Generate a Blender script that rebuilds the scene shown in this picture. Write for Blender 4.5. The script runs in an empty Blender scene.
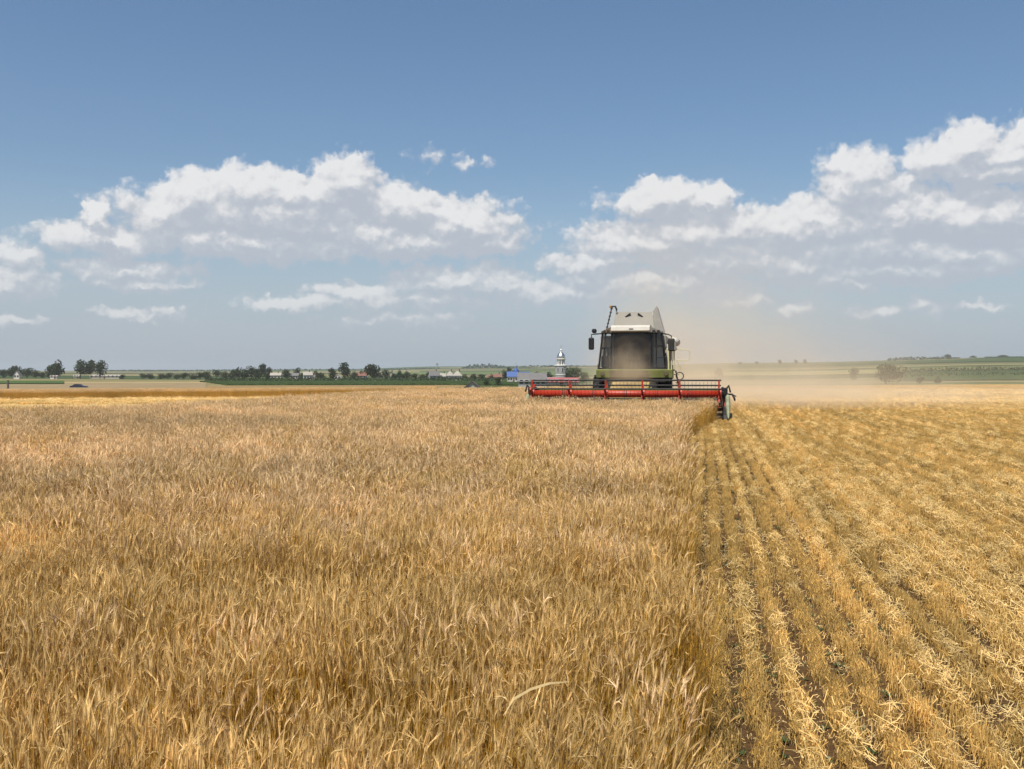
import bpy, math, random
import numpy as np
from mathutils import Vector, Matrix
R = math.radians
rng = np.random.default_rng(11)
random.seed(7)
S = bpy.context.scene
COL = S.collection

# ------------------------------------------------------------------ camera, sky, sun, exposure
CAM_H, F = 1.7, 1000.0            # eye height; pixels per unit tangent
cam = bpy.data.cameras.new('camera'); cam.sensor_width = 36; cam.lens = 36 * F / 1024
cam.shift_y = -9.5 / 1024; cam.clip_start = 0.05; cam.clip_end = 30000
co = bpy.data.objects.new('camera', cam); COL.objects.link(co)
co.location = (0, 0, CAM_H); co.rotation_euler = (R(90), 0, 0); S.camera = co
SUN = Vector((-0.22, -0.42, 0.88)).normalized()
sd = bpy.data.lights.new('sun', 'SUN'); sd.energy = 5.0; sd.angle = R(0.5); sd.color = (1, .95, .86)
so = bpy.data.objects.new('sun', sd); COL.objects.link(so); so.rotation_euler = SUN.to_track_quat('Z', 'Y').to_euler()
S.view_settings.view_transform = 'Standard'; S.view_settings.look = 'None'
S.view_settings.exposure = 0.12; S.view_settings.gamma = 1.0; S.view_settings.use_curve_mapping = False
S.cycles.max_bounces = 6; S.cycles.diffuse_bounces = 3; S.cycles.glossy_bounces = 2
S.cycles.transmission_bounces = 4; S.cycles.transparent_max_bounces = 8; S.cycles.volume_bounces = 2

W = bpy.data.worlds.new('World'); S.world = W; W.use_nodes = True
SKY_STRENGTH, HAZE_DENSITY = 0.105, 0.00013


class NT:
    """small helper for wiring shader nodes"""
    def __init__(s, tree): s.t = tree
    def n(s, kind, **k):
        nd = s.t.nodes.new(kind)
        for a, v in k.items(): setattr(nd, a, v)
        return nd
    def put(s, sock, v):
        if isinstance(v, bpy.types.NodeSocket): s.t.links.new(v, sock)
        elif v is not None: sock.default_value = v
    def m(s, op, a, b=None, c=None, clamp=False):
        nd = s.n('ShaderNodeMath', operation=op, use_clamp=clamp)
        for i, v in enumerate((a, b, c)): s.put(nd.inputs[i], v)
        return nd.outputs[0]
    def vm(s, op, a, b=None, out=0):
        nd = s.n('ShaderNodeVectorMath', operation=op)
        s.put(nd.inputs[0], a); s.put(nd.inputs[1], b)
        return nd.outputs[out]
    def noise(s, vec, scale, detail=4, rough=.55, dim='3D'):
        nd = s.n('ShaderNodeTexNoise', noise_dimensions=dim)
        s.put(nd.inputs['Vector'], vec); nd.inputs['Scale'].default_value = scale
        nd.inputs['Detail'].default_value = detail; nd.inputs['Roughness'].default_value = rough
        return nd
    def ramp(s, fac, stops, interp='LINEAR'):
        nd = s.n('ShaderNodeValToRGB'); cr = nd.color_ramp; cr.interpolation = interp
        while len(cr.elements) < len(stops): cr.elements.new(.5)
        for e, (p, c) in zip(cr.elements, stops): e.position = p; e.color = (*c, 1)
        s.put(nd.inputs[0], fac); return nd.outputs[0]
    def mix(s, fac, a, b, blend='MIX'):
        nd = s.n('ShaderNodeMix', data_type='RGBA', blend_type=blend)
        s.put(nd.inputs[0], fac)
        s.put(nd.inputs[6], (*a, 1) if isinstance(a, tuple) else a); s.put(nd.inputs[7], (*b, 1) if isinstance(b, tuple) else b)
        return nd.outputs[2]
    def mr(s, v, a, b, c=0., d=1., interp='LINEAR'):
        nd = s.n('ShaderNodeMapRange', interpolation_type=interp)
        s.put(nd.inputs[0], v)
        for i, q in zip((1, 2, 3, 4), (a, b, c, d)): nd.inputs[i].default_value = q
        return nd.outputs[0]


def px_dir(px, py):
    """azimuth and elevation, in thousandths of a radian, of a direction"""
    tx = (px - 512) / F; tz = (375 - py) / F
    return math.atan(tx) * 1000, math.atan2(tz, math.hypot(1, tx)) * 1000


# cumulus banks: azimuth/elevation centre, radii, weight
CLOUDS = [
 (345,182,36,24,1),(318,190,36,18,1),(290,190,40,20,1),(250,190,46,24,1),(196,196,36,26,1),(165,212,40,26,1),(95,216,15,13,1),
 (260,214,140,30,1),(400,206,62,24,1),(462,222,60,24,1),(492,240,36,16,.9),(110,240,66,18,.9),(230,242,160,18,.95),(410,240,120,18,.95),
 (15,254,26,14,.85),(18,284,40,13,.8),(128,270,62,13,.85),(140,286,50,8,.7),(140,316,46,8,.7),(12,322,28,6,.7),
 (300,303,52,8,.6),(360,292,56,11,.62),(460,278,76,15,.7),(505,288,60,12,.65),(430,302,100,11,.55),(400,320,80,7,.45),
 (427,156,10,5.5,.13),(460,160,7,4.5,.11),(482,160,5,3.5,.09),
 (662,200,58,19,1),(655,192,24,15,1),(708,199,30,14,1),(700,232,120,24,.95),(645,244,84,18,.9),(720,258,110,18,.9),(600,262,66,14,.8),(650,284,130,16,.75),
 (560,292,110,14,.6),(858,174,36,27,1),(846,190,34,24,1),(880,196,44,22,1),(900,216,110,28,1),(965,214,64,26,1),(830,224,90,28,1),(780,230,70,22,.9),
 (966,149,38,25,1),(938,160,34,22,1),(1003,154,36,20,1),(1026,140,16,22,1),(985,172,66,16,1),(1000,214,44,22,1),(880,250,140,26,.95),(970,254,84,22,.9),(900,272,140,14,.85),
 (800,262,90,18,.8),(832,278,34,9,.8),(850,284,36,8,.75),(795,307,18,8,.75),(932,303,20,9,.7),(880,309,34,7,.6),(985,307,24,5,.5),(740,300,60,8,.4),
]


def build_world():
    g = bpy.data.node_groups.new('cloud_field', 'ShaderNodeTree')
    g.interface.new_socket('P', in_out='INPUT', socket_type='NodeSocketVector')
    g.interface.new_socket('D', in_out='OUTPUT', socket_type='NodeSocketFloat')
    T = NT(g); gi = T.n('NodeGroupInput'); go = T.n('NodeGroupOutput')
    P = gi.outputs[0]
    w1 = T.noise(P, .022, 3, .6); w2 = T.noise(P, .075, 3, .6)
    o1 = T.vm('MULTIPLY', T.vm('SUBTRACT', w1.outputs['Color'], (.5, .5, .5)), (42, 30, 0))
    o2 = T.vm('MULTIPLY', T.vm('SUBTRACT', w2.outputs['Color'], (.5, .5, .5)), (19, 17, 0))
    Q = T.vm('ADD', P, T.vm('ADD', o1, o2))
    acc = None
    for (px, py, rx, ry, wt) in CLOUDS:
        a, e = px_dir(px, py)
        d = T.vm('MULTIPLY', T.vm('SUBTRACT', Q, (a, e, 0)), (1 / (rx * 1.10), 1 / (ry * 1.12), 0))
        ln = T.vm('LENGTH', d, out=1)
        f = T.m('MULTIPLY', T.m('SUBTRACT', 1.0, ln), wt)
        acc = f if acc is None else T.m('SMOOTH_MAX', acc, f, .12)
    # billows: rounded puffs of two sizes, frayed by a little fine noise
    for sc_, am in ((.040, .34), (.095, .20)):
        vo = T.n('ShaderNodeTexVoronoi', voronoi_dimensions='2D', feature='SMOOTH_F1'); vo.inputs['Scale'].default_value = sc_; vo.inputs['Smoothness'].default_value = .35
        T.put(vo.inputs['Vector'], T.vm('MULTIPLY', T.vm('ADD', P, o2), (1, 1.35, 1)))
        acc = T.m('ADD', acc, T.m('MULTIPLY', T.m('SUBTRACT', .42, vo.outputs['Distance']), am))
    det = T.noise(P, .16, 4, .6)
    acc = T.m('ADD', acc, T.m('MULTIPLY', T.m('SUBTRACT', det.outputs[0], .5), .22))
    T.put(go.inputs[0], acc)

    T = NT(W.node_tree); T.t.nodes.clear()
    out = T.n('ShaderNodeOutputWorld'); bg = T.n('ShaderNodeBackground')
    tc = T.n('ShaderNodeTexCoord'); sp = T.n('ShaderNodeSeparateXYZ'); T.put(sp.inputs[0], tc.outputs['Generated'])
    x, y, z = sp.outputs
    az = T.m('MULTIPLY', T.m('ARCTAN2', x, y), 1000.)
    el = T.m('MULTIPLY', T.m('ARCTAN2', z, T.m('SQRT', T.m('ADD', T.m('MULTIPLY', x, x), T.m('MULTIPLY', y, y)))), 1000.)
    cb = T.n('ShaderNodeCombineXYZ'); T.put(cb.inputs[0], az); T.put(cb.inputs[1], el)
    P = cb.outputs[0]
    def field(v):
        nd = T.n('ShaderNodeGroup'); nd.node_tree = g; T.put(nd.inputs[0], v); return nd.outputs[0]
    d0 = field(P)
    d1 = field(T.vm('ADD', P, (-7., 22., 0.)))
    d2 = field(T.vm('ADD', P, (-2., 6., 0.)))
    cover = T.mr(d0, -.10, .28, 0, 1, 'SMOOTHSTEP')
    big = T.m('SUBTRACT', d0, d1); fine = T.m('SUBTRACT', d0, d2)
    lit = T.mr(T.m('ADD', big, T.m('MULTIPLY', fine, .9)), -.40, .98, 0, 1, 'SMOOTHSTEP')
    ccol = T.ramp(lit, [(0, (.44, .48, .545)), (.33, (.51, .54, .59)), (.60, (.61, .625, .655)), (1, (.76, .76, .765))])
    sky = T.n('ShaderNodeTexSky', sky_type='NISHITA', sun_disc=False)
    sky.sun_elevation = math.asin(SUN.z); sky.sun_rotation = math.atan2(SUN.x, SUN.y)
    sky.altitude = 100; sky.air_density = 1.0; sky.dust_density = 1.6; sky.ozone_density = 1.0
    hs = T.n('ShaderNodeHueSaturation'); hs.inputs['Saturation'].default_value = 1.16; T.put(hs.inputs['Color'], sky.outputs[0])
    # haze painted into the sky colour, paler towards the horizon
    veil = T.mr(el, 0, 210, .74, 0, 'SMOOTHSTEP')
    skyc = T.mix(veil, hs.outputs[0], (.40 / SKY_STRENGTH, .465 / SKY_STRENGTH, .57 / SKY_STRENGTH))
    sc = T.vm('SCALE', ccol); T.put(sc.node.inputs['Scale'], 1 / SKY_STRENGTH)
    low = T.mr(el, 20, 140, .50, .97)
    up = T.m('GREATER_THAN', el, 6.)
    T.put(bg.inputs[0], T.mix(T.m('MULTIPLY', T.m('MULTIPLY', cover, low), up), skyc, sc))
    bg.inputs[1].default_value = SKY_STRENGTH
    T.put(out.inputs[0], bg.outputs[0])
build_world()
W.cycles.sampling_method = 'MANUAL'; W.cycles.sample_map_resolution = 512

# ------------------------------------------------------------------ helpers
MATS = {}
def mat(name, color, rough=.7, metal=0., noise=.0, nscale=3., spec=.3, attr=None, trans=0., bump=0.):
    """procedural principled material: base colour broken up by noise"""
    if name in MATS: return MATS[name]
    m = bpy.data.materials.new(name); m.use_nodes = True; T = NT(m.node_tree)
    b = T.t.nodes['Principled BSDF']; b.inputs['Roughness'].default_value = rough; b.inputs['Metallic'].default_value = metal
    b.inputs['Specular IOR Level'].default_value = spec
    tc = T.n('ShaderNodeTexCoord'); c = None
    if attr:
        a = T.n('ShaderNodeAttribute', attribute_name=attr); c = a.outputs['Color']
    nz = T.noise(tc.outputs['Object'], nscale, 5, .6)
    k = T.mr(nz.outputs[0], .25, .75, 1 - noise, 1 + noise)
    cc = T.vm('SCALE', c if c is not None else color); T.put(cc.node.inputs['Scale'], k)
    if c is None: cc.node.inputs[0].default_value = color
    T.put(b.inputs['Base Color'], cc)
    if bump:
        bp = T.n('ShaderNodeBump'); bp.inputs['Strength'].default_value = bump; T.put(bp.inputs['Height'], nz.outputs[0]); T.put(b.inputs['Normal'], bp.outputs[0])
    if trans:
        tr = T.n('ShaderNodeBsdfTranslucent'); T.put(tr.inputs[0], cc); mx = T.n('ShaderNodeMixShader'); mx.inputs[0].default_value = trans
        T.put(mx.inputs[1], b.outputs[0]); T.put(mx.inputs[2], tr.outputs[0]); T.put(T.t.nodes['Material Output'].inputs[0], mx.outputs[0])
    MATS[name] = m; return m


class MB:
    """collects shapes; build() links them as ONE mesh object"""
    def __init__(s): s.v = []; s.f = []; s.n = 0
    def add(s, v, f):
        s.v.append(np.asarray(v, float)); s.f += [tuple(i + s.n for i in q) for q in f]; s.n += len(v); return s
    def box(s, c, d, rot=(0, 0, 0), bev=0.0):
        import mathutils
        hx, hy, hz = d[0] / 2, d[1] / 2, d[2] / 2
        M = mathutils.Euler(rot).to_matrix()
        if bev <= 0:
            vs = [Vector((x * hx, y * hy, z * hz)) for z in (-1, 1) for x, y in ((-1, -1), (1, -1), (1, 1), (-1, 1))]
            fs = [(3, 2, 1, 0), (4, 5, 6, 7), (0, 1, 5, 4), (1, 2, 6, 5), (2, 3, 7, 6), (3, 0, 4, 7)]
        else:
            b = bev; vs = []; fs = []
            ring = lambda ax, ay, z: [Vector(p) for p in ((-ax + b, -ay, z), (ax - b, -ay, z), (ax, -ay + b, z), (ax, ay - b, z), (ax - b, ay, z), (-ax + b, ay, z), (-ax, ay - b, z), (-ax, -ay + b, z))]
            vs += ring(hx - b, hy - b, -hz) + ring(hx, hy, -hz + b) + ring(hx, hy, hz - b) + ring(hx - b, hy - b, hz)
            fs.append(tuple(range(7, -1, -1))); fs.append(tuple(range(24, 32)))
            for k in range(3):
                for i in range(8): fs.append((k * 8 + i, k * 8 + (i + 1) % 8, k * 8 + 8 + (i + 1) % 8, k * 8 + 8 + i))
        return s.add([tuple(M @ p + Vector(c)) for p in vs], fs)
    def tube(s, pts, r, n=8, r2=None, cap=True):
        pts = [Vector(p) for p in pts]; vs = []; fs = []; L = len(pts)
        for i, p in enumerate(pts):
            t = (pts[min(i + 1, L - 1)] - pts[max(i - 1, 0)]).normalized()
            u = t.cross(Vector((0, 0, 1)))
            if u.length < .02: u = t.cross(Vector((0, 1, 0)))
            u.normalize(); w = t.cross(u)
            rr = r if r2 is None else r + (r2 - r) * i / (L - 1)
            vs += [tuple(p + (u * math.cos(2 * math.pi * k / n) + w * math.sin(2 * math.pi * k / n)) * rr) for k in range(n)]
        for i in range(L - 1):
            for k in range(n): fs.append((i * n + k, i * n + (k + 1) % n, (i + 1) * n + (k + 1) % n, (i + 1) * n + k))
        if cap: fs += [tuple(range(n - 1, -1, -1)), tuple(range((L - 1) * n, L * n))]
        return s.add(vs, fs)
    def lathe(s, prof, n=16, c=(0, 0, 0), axis='z'):
        vs = []; fs = []
        for (r, h) in prof:
            for k in range(n):
                a = 2 * math.pi * k / n; p = (r * math.cos(a), r * math.sin(a), h)
                if axis == 'x': p = (p[2], p[0], p[1])
                if axis == 'y': p = (p[1], p[2], p[0])
                vs.append((p[0] + c[0], p[1] + c[1], p[2] + c[2]))
        for i in range(len(prof) - 1):
            for k in range(n): fs.append((i * n + k, i * n + (k + 1) % n, (i + 1) * n + (k + 1) % n, (i + 1) * n + k))
        fs += [tuple(range(n - 1, -1, -1)), tuple(range((len(prof) - 1) * n, len(prof) * n))]
        return s.add(vs, fs)
    def prism(s, poly, x0, x1, axis='x'):
        """poly in the plane across AXIS, extruded along it from x0 to x1"""
        P = lambda a, b, t: (t, a, b) if axis == 'x' else ((a, t, b) if axis == 'y' else (a, b, t))
        n = len(poly); vs = [P(a, b, x0) for a, b in poly] + [P(a, b, x1) for a, b in poly]
        fs = [tuple(range(n)), tuple(range(2 * n - 1, n - 1, -1))] + [(i, i + n, (i + 1) % n + n, (i + 1) % n) for i in range(n)]
        return s.add(vs, fs)
    def slab(s, quad, t):
        """a plate: quad of four points, thickened along its normal"""
        q = [Vector(p) for p in quad]; nn = (q[1] - q[0]).cross(q[3] - q[0]).normalized() * t
        return s.add([tuple(p) for p in q] + [tuple(p + nn) for p in q], [(3, 2, 1, 0), (4, 5, 6, 7), (0, 1, 5, 4), (1, 2, 6, 5), (2, 3, 7, 6), (3, 0, 4, 7)])
    def build(s, name, m, parent=None, smooth=False, loc=None):
        me = bpy.data.meshes.new(name); me.from_pydata(np.concatenate(s.v).tolist(), [], s.f); me.update()
        import bmesh
        bm = bmesh.new(); bm.from_mesh(me); bmesh.ops.recalc_face_normals(bm, faces=bm.faces); bm.to_mesh(me); bm.free()
        if smooth: me.shade_smooth()
        me.materials.append(m); o = bpy.data.objects.new(name, me); COL.objects.link(o)
        if parent is not None: o.parent = parent
        if loc is not None: o.location = loc
        return o


def tag(o, label=None, cat=None, group=None, kind=None):
    for k, v in (('label', label), ('category', cat), ('group', group), ('kind', kind)):
        if v: o[k] = v
    return o
def thing(name, loc, label, cat, group=None, rz=0.):
    o = bpy.data.objects.new(name, None); COL.objects.link(o); o.location = loc; o.rotation_euler = (0, 0, rz)
    o.empty_display_size = .3
    return tag(o, label, cat, group)


# ------------------------------------------------------------------ the lie of the land
# ground height given by how far below eye level the ground stands at a bearing and distance
COLS = np.array([0, 200, 340, 450, 600, 750, 1024.])
ROWS = [(30, [431.7] * 7),
        (70, [404, 402.5, 401, 400.2, 399.6, 399.3, 399.3]),
        (106, [398.6, 397.5, 396.5, 395.5, 393, 391.2, 391]),
        (150, [393.5, 393.2, 392.5, 391.5, 390, 387, 386.4]),
        (190, [391, 391, 390.5, 390, 388.5, 386, 384.2]),
        (260, [388.5, 388.6, 388.2, 388, 387.5, 386, 385]),
        (450, [381.6, 381.6, 381.6, 381.6, 384, 383, 380]),
        (600, [378.4, 379.6, 379.8, 380, 383.5, 378, 374]),
        (800, [376.5, 377.5, 377.5, 377.8, 379, 372, 367]),
        (1200, [374.3, 374.5, 374.5, 373.5, 374, 367, 361.5]),
        (1800, [372.6, 372.8, 372.5, 371, 370, 364, 357.6]),
        (2600, [371, 371, 370.5, 368.4, 366.6, 363, 358.6]),
        (3600, [370.6, 370.3, 369, 366.6, 365.6, 364.5, 362])]
LR = np.log([r[0] for r in ROWS])
HT = np.array([[CAM_H - (p - 375) / F * (r / math.sqrt(1 + 0)) for p in ps] for r, ps in ROWS])
HT[0] = 0
def ground(x, y):
    x = np.asarray(x, float); y = np.asarray(y, float)
    r = np.maximum(np.hypot(x, y), 1e-3); b = np.arctan2(x, y)
    px = 512 + F * np.tan(np.clip(b, -.7, .7)); px = np.where(np.abs(b) > .7, np.where(b > 0, 1024, 0), px)
    # y-distance so that the table is exact for the bearings in view
    d = np.where(np.abs(b) < .7, y, r)
    lr = np.clip(np.log(np.maximum(d, 1)), LR[0], LR[-1])
    i = np.clip(np.searchsorted(LR, lr) - 1, 0, len(LR) - 2); t = (lr - LR[i]) / (LR[i + 1] - LR[i])
    t = t * t * (3 - 2 * t) * .5 + t * .5
    c = np.clip(px, COLS[0], COLS[-1]); j = np.clip(np.searchsorted(COLS, c) - 1, 0, len(COLS) - 2); u = (c - COLS[j]) / (COLS[j + 1] - COLS[j])
    u = u * u * (3 - 2 * u)
    return (HT[i, j] * (1 - t) + HT[i + 1, j] * t) * (1 - u) + (HT[i, j + 1] * (1 - t) + HT[i + 1, j + 1] * t) * u
gz = lambda x, y: float(ground(x, y))
def at(px, d, dz=0.):
    x = (px - 512) / F * d
    return Vector((x, d, gz(x, d) + dz))


def snoise(x, y, seed, scale, octs=3):
    """smooth noise in about -1..1 from sums of sines"""
    rr = np.random.default_rng(seed); o = np.zeros_like(np.asarray(x, float)); a = 1; tot = 0
    for k in range(octs):
        for _ in range(3):
            th, ph = rr.uniform(0, 2 * math.pi, 2); f = 2 * math.pi / scale * (2 ** k) * rr.uniform(.7, 1.3)
            o += a * np.sin(f * (x * math.cos(th) + y * math.sin(th)) + ph); tot += a * .6
        a *= .55
    return o / tot


def build_ground():
    rs = np.concatenate([[0.0], np.linspace(1.5, 30, 20), np.geomspace(32, 6300, 120)])
    bs = np.concatenate([np.linspace(-math.pi, -.7, 40)[:-1], np.linspace(-.7, .7, 181), np.linspace(.7, math.pi, 40)[1:]])
    nb = len(bs)
    X = rs[:, None] * np.sin(bs)[None]; Y = rs[:, None] * np.cos(bs)[None]; Z = ground(X, Y)
    Z[0] = 0
    Z = Z + np.clip((rs[:, None] - 900) / 1500, 0, 1) * snoise(X, Y, 3, 900) * 1.2
    me = bpy.data.meshes.new('ground'); v = np.stack([X, Y, Z], -1).reshape(-1, 3)
    f = []; mi = []
    for i in range(len(rs) - 1):
        for j in range(nb - 1):
            f.append((i * nb + j, i * nb + j + 1, (i + 1) * nb + j + 1, (i + 1) * nb + j)); 
            mi.append(0 if rs[i] < 185 else 1)
    me.from_pydata(v.tolist(), [], f); me.polygons.foreach_set('material_index', mi); me.shade_smooth(); me.update()
    # soil under the crop
    m = bpy.data.materials.new('field_soil'); m.use_nodes = True; T = NT(m.node_tree); b = T.t.nodes['Principled BSDF']
    geo = T.n('ShaderNodeNewGeometry'); P = geo.outputs['Position']
    n1 = T.noise(P, 1.3, 6, .65); n2 = T.noise(P, 22, 4, .7)
    k = T.m('ADD', T.m('MULTIPLY', n1.outputs[0], .5), T.m('MULTIPLY', n2.outputs[0], .5))
    soil = T.ramp(k, [(.3, (.05, .028, .013)), (.5, (.10, .058, .025)), (.72, (.26, .15, .05))])
    ln = T.vm('LENGTH', P, out=1)
    straw = T.ramp(T.noise(P, .35, 8, .7).outputs[0], [(.3, (.44, .285, .10)), (.7, (.60, .42, .17))])
    T.put(b.inputs['Base Color'], T.mix(T.mr(ln, 20, 75), soil, straw)); b.inputs['Roughness'].default_value = 1; b.inputs['Specular IOR Level'].default_value = .1
    bp = T.n('ShaderNodeBump'); bp.inputs['Strength'].default_value = .8; bp.inputs['Distance'].default_value = .05; T.put(bp.inputs['Height'], n2.outputs[0]); T.put(b.inputs['Normal'], bp.outputs[0])
    me.materials.append(m)
    # patchwork of far fields
    m = bpy.data.materials.new('far_fields'); m.use_nodes = True; T = NT(m.node_tree); b = T.t.nodes['Principled BSDF']
    geo = T.n('ShaderNodeNewGeometry'); P = geo.outputs['Position']
    mp = T.n('ShaderNodeMapping'); mp.inputs['Rotation'].default_value = (0, 0, .22); mp.inputs['Scale'].default_value = (1 / 520, 1 / 190, 0); T.put(mp.inputs[0], P)
    vo = T.n('ShaderNodeTexVoronoi', feature='F1', distance='CHEBYCHEV'); T.put(vo.inputs['Vector'], mp.outputs[0]); vo.inputs['Scale'].default_value = 1; vo.inputs['Randomness'].default_value = .75
    sx = T.n('ShaderNodeSeparateColor'); T.put(sx.inputs[0], vo.outputs['Color'])
    c = T.ramp(sx.outputs[0], [(0, (.045, .068, .024)), (.24, (.075, .10, .035)), (.42, (.22, .185, .09)), (.56, (.06, .09, .03)), (.70, (.11, .11, .05)), (.84, (.18, .16, .075)), (.93, (.05, .075, .026))], 'CONSTANT')
    n3 = T.noise(P, .02, 6, .65)
    cc = T.vm('SCALE', c); T.put(cc.node.inputs['Scale'], T.mr(n3.outputs[0], .3, .7, .65, 1.35))
    T.put(b.inputs['Base Color'], cc); b.inputs['Roughness'].default_value = 1; b.inputs['Specular IOR Level'].default_value = .05
    me.materials.append(m)
    o = bpy.data.objects.new('ground', me); COL.objects.link(o); tag(o, kind='structure')
build_ground()


# ------------------------------------------------------------------ the cereal crop
EDGE_Y = np.array([-6, 2.4, 4.3, 12, 22, 30, 37.2, 60]); EDGE_X = np.array([-1.5, .33, .80, 2.05, 3.75, 5.6, 7.6, 12.5])
def edge(y): return np.interp(y, EDGE_Y, EDGE_X)
HEAD_YAW = -R(10.9); HX, HY = 4.33, 38.0       # the harvester's cutter bar
def to_local(x, y):
    c, s = math.cos(-HEAD_YAW), math.sin(-HEAD_YAW)
    return (x - HX) * c - (y - HY) * s, (x - HX) * s + (y - HY) * c


def crop_mesh(name, seed, n, size, hgt, ear=.048, awn=.046, leaves=1, earcol=(.66, .435, .155), lean=.16):
    """a clump of n stalks: bent stem, dry leaves, bearded ear; colour per vertex"""
    r = np.random.default_rng(seed); V = []; Fc = []; C = []
    def add(v, f, c):
        k = sum(len(q) for q in V); V.append(v); Fc.extend([tuple(i + k for i in q) for q in f]); C.append(np.tile(np.array([*c, 1.]), (len(v), 1)))
    for i in range(n):
        bx, by = r.uniform(-size / 2, size / 2, 2); h = hgt * r.uniform(.80, 1.08)
        th = r.uniform(0, 2 * math.pi); ln = abs(r.normal(0, lean)) * h; dx, dy = math.cos(th) * ln, math.sin(th) * ln
        stemc = np.array([.48, .275, .045]) * r.uniform(.65, 1.2) * np.array([1, r.uniform(.9, 1.1), r.uniform(.8, 1.3)])
        earc = np.array(earcol) * r.uniform(.78, 1.18)
        pts = [np.array([bx + dx * t ** 2, by + dy * t ** 2, h * t - .25 * ln * t ** 3]) for t in (0, .35, .7, 1.)]
        rad = .0013; v = []; f = []
        side = np.array([-math.sin(th + .6), math.cos(th + .6), 0]); s2 = np.array([math.cos(th + .6), math.sin(th + .6), 0])
        for p in pts: v += [p + side * rad, p - side * rad * .5 + s2 * rad * .87, p - side * rad * .5 - s2 * rad * .87]
        for q in range(3):
            for k in range(3): f.append((q * 3 + k, q * 3 + (k + 1) % 3, q * 3 + 3 + (k + 1) % 3, q * 3 + 3 + k))
        add(v, f, stemc)
        # dry leaves
        for _ in range(leaves):
            t = r.uniform(.15, .72); p = pts[0] * (1 - t) + pts[3] * t; a = r.uniform(0, 2 * math.pi); L = r.uniform(.05, .12); w = r.uniform(.0012, .0026)
            o = np.array([math.cos(a), math.sin(a), 0]); sd_ = np.array([-o[1], o[0], 0]); rise = r.uniform(-.2, .9)
            q = [p, p + o * L * .35 + np.array([0, 0, L * .45 * rise]), p + o * L * .7 + np.array([0, 0, L * (.35 * rise - .2)]), p + o * L * .8 + np.array([0, 0, L * (.1 * rise - .6)])]
            add([q[0] - sd_ * w, q[0] + sd_ * w, q[1] - sd_ * w, q[1] + sd_ * w, q[2] - sd_ * w * .7, q[2] + sd_ * w * .7, q[3]],
                [(0, 1, 3, 2), (2, 3, 5, 4), (4, 5, 6)], np.array([.47, .27, .05]) * r.uniform(.55, 1.25))
        if r.random() < .22: continue      # a barren stalk
        # ear
        nod = r.beta(1.0, 3.2) * 2.0; d0 = pts[3] - pts[2]; d0 = d0 / np.linalg.norm(d0)
        hd = np.array([dx, dy, 0]); hd = hd / (np.linalg.norm(hd) + 1e-6) if r.random() < .7 else np.array([math.cos(th), math.sin(th), 0])
        L = ear * r.uniform(.75, 1.2); p = pts[3]; v = []; f = []; prof = [.25, .95, 1., .7, .12]; cur = []
        for q in range(5):
            ang = nod * q / 4; d = d0 * math.cos(ang) + hd * math.sin(ang); d[2] -= max(0, math.sin(ang)) * .2; d = d / np.linalg.norm(d)
            if q: p = p + d * L / 4
            u = np.cross(d, [.3, .5, .81]); u /= np.linalg.norm(u); w_ = np.cross(d, u); cur.append((p, d, u, w_))
            for k in range(5):
                a = 2 * math.pi * k / 5; v.append(p + (u * math.cos(a) + w_ * math.sin(a)) * .0036 * prof[q])
        for q in range(4):
            for k in range(5): f.append((q * 5 + k, q * 5 + (k + 1) % 5, q * 5 + 5 + (k + 1) % 5, q * 5 + 5 + k))
        add(v, f, earc)
        for _ in range(int(11 if awn > 0 else 0)):
            q = r.integers(0, 5); p, d, u, w_ = cur[q]; a = r.uniform(0, 2 * math.pi); o = u * math.cos(a) + w_ * math.sin(a)
            tip = p + (d + o * .20) * awn * r.uniform(.7, 1.2); wv = np.cross(d, o) * .0011
            add([p + o * .004 - wv, p + o * .004 + wv, tip], [(0, 1, 2)], earc * 1.08)
    return pack(name, V, Fc, C)


def pack(name, V, Fc, C):
    me = bpy.data.meshes.new(name); me.from_pydata(np.concatenate(V).tolist(), [], Fc)
    a = me.attributes.new('tone', 'FLOAT_COLOR', 'POINT'); a.data.foreach_set('color', np.concatenate(C).ravel().astype(np.float32)); me.update()
    return me


def stubble_mesh(name, seed, n, length, width, h0, h1, tone=1.):
    r = np.random.default_rng(seed); V = []; Fc = []; C = []; k0 = 0
    for i in range(n):
        p = np.array([r.normal(0, width), r.uniform(-length / 2, length / 2), 0]); h = r.uniform(h0, h1)
        top = p + np.array([*r.normal(0, .12, 2) * h, h]); a = r.uniform(0, math.pi); s = np.array([math.cos(a), math.sin(a), 0]) * .0015; s2 = np.array([-s[1], s[0], 0])
        v = [p + s, p - s * .5 + s2 * .87, p - s * .5 - s2 * .87]; v += [q - p + top for q in v]
        f = [(0, 1, 4, 3), (1, 2, 5, 4), (2, 0, 3, 5), (3, 4, 5)]
        V.append(v); Fc += [tuple(q + k0 for q in x) for x in f]; k0 += 6
        base = np.array([.60, .41, .135]) * tone * r.uniform(.6, 1.25); C.append(np.tile(np.array([*base, 1]), (6, 1)))
        if r.random() < .5:        # a dry leaf sheath hanging off the stalk
            t = r.uniform(.3, .9); q = p * (1 - t) + top * t; b = r.uniform(0, 2 * math.pi); o = np.array([math.cos(b), math.sin(b), 0]); L = r.uniform(.03, .07); w = np.array([-o[1], o[0], 0]) * .0022
            v = [q - w, q + w, q + o * L * .6 + np.array([0, 0, .02]) - w, q + o * L * .6 + np.array([0, 0, .02]) + w, q + o * L - np.array([0, 0, L * .4])]
            V.append(v); Fc += [tuple(x + k0 for x in f) for f in ((0, 1, 3, 2), (2, 3, 4))]; k0 += 5
            C.append(np.tile(np.array([.52, .32, .085, 1]) * r.uniform(.6, 1.2), (5, 1)))
    return pack(name, V, Fc, C)


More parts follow.
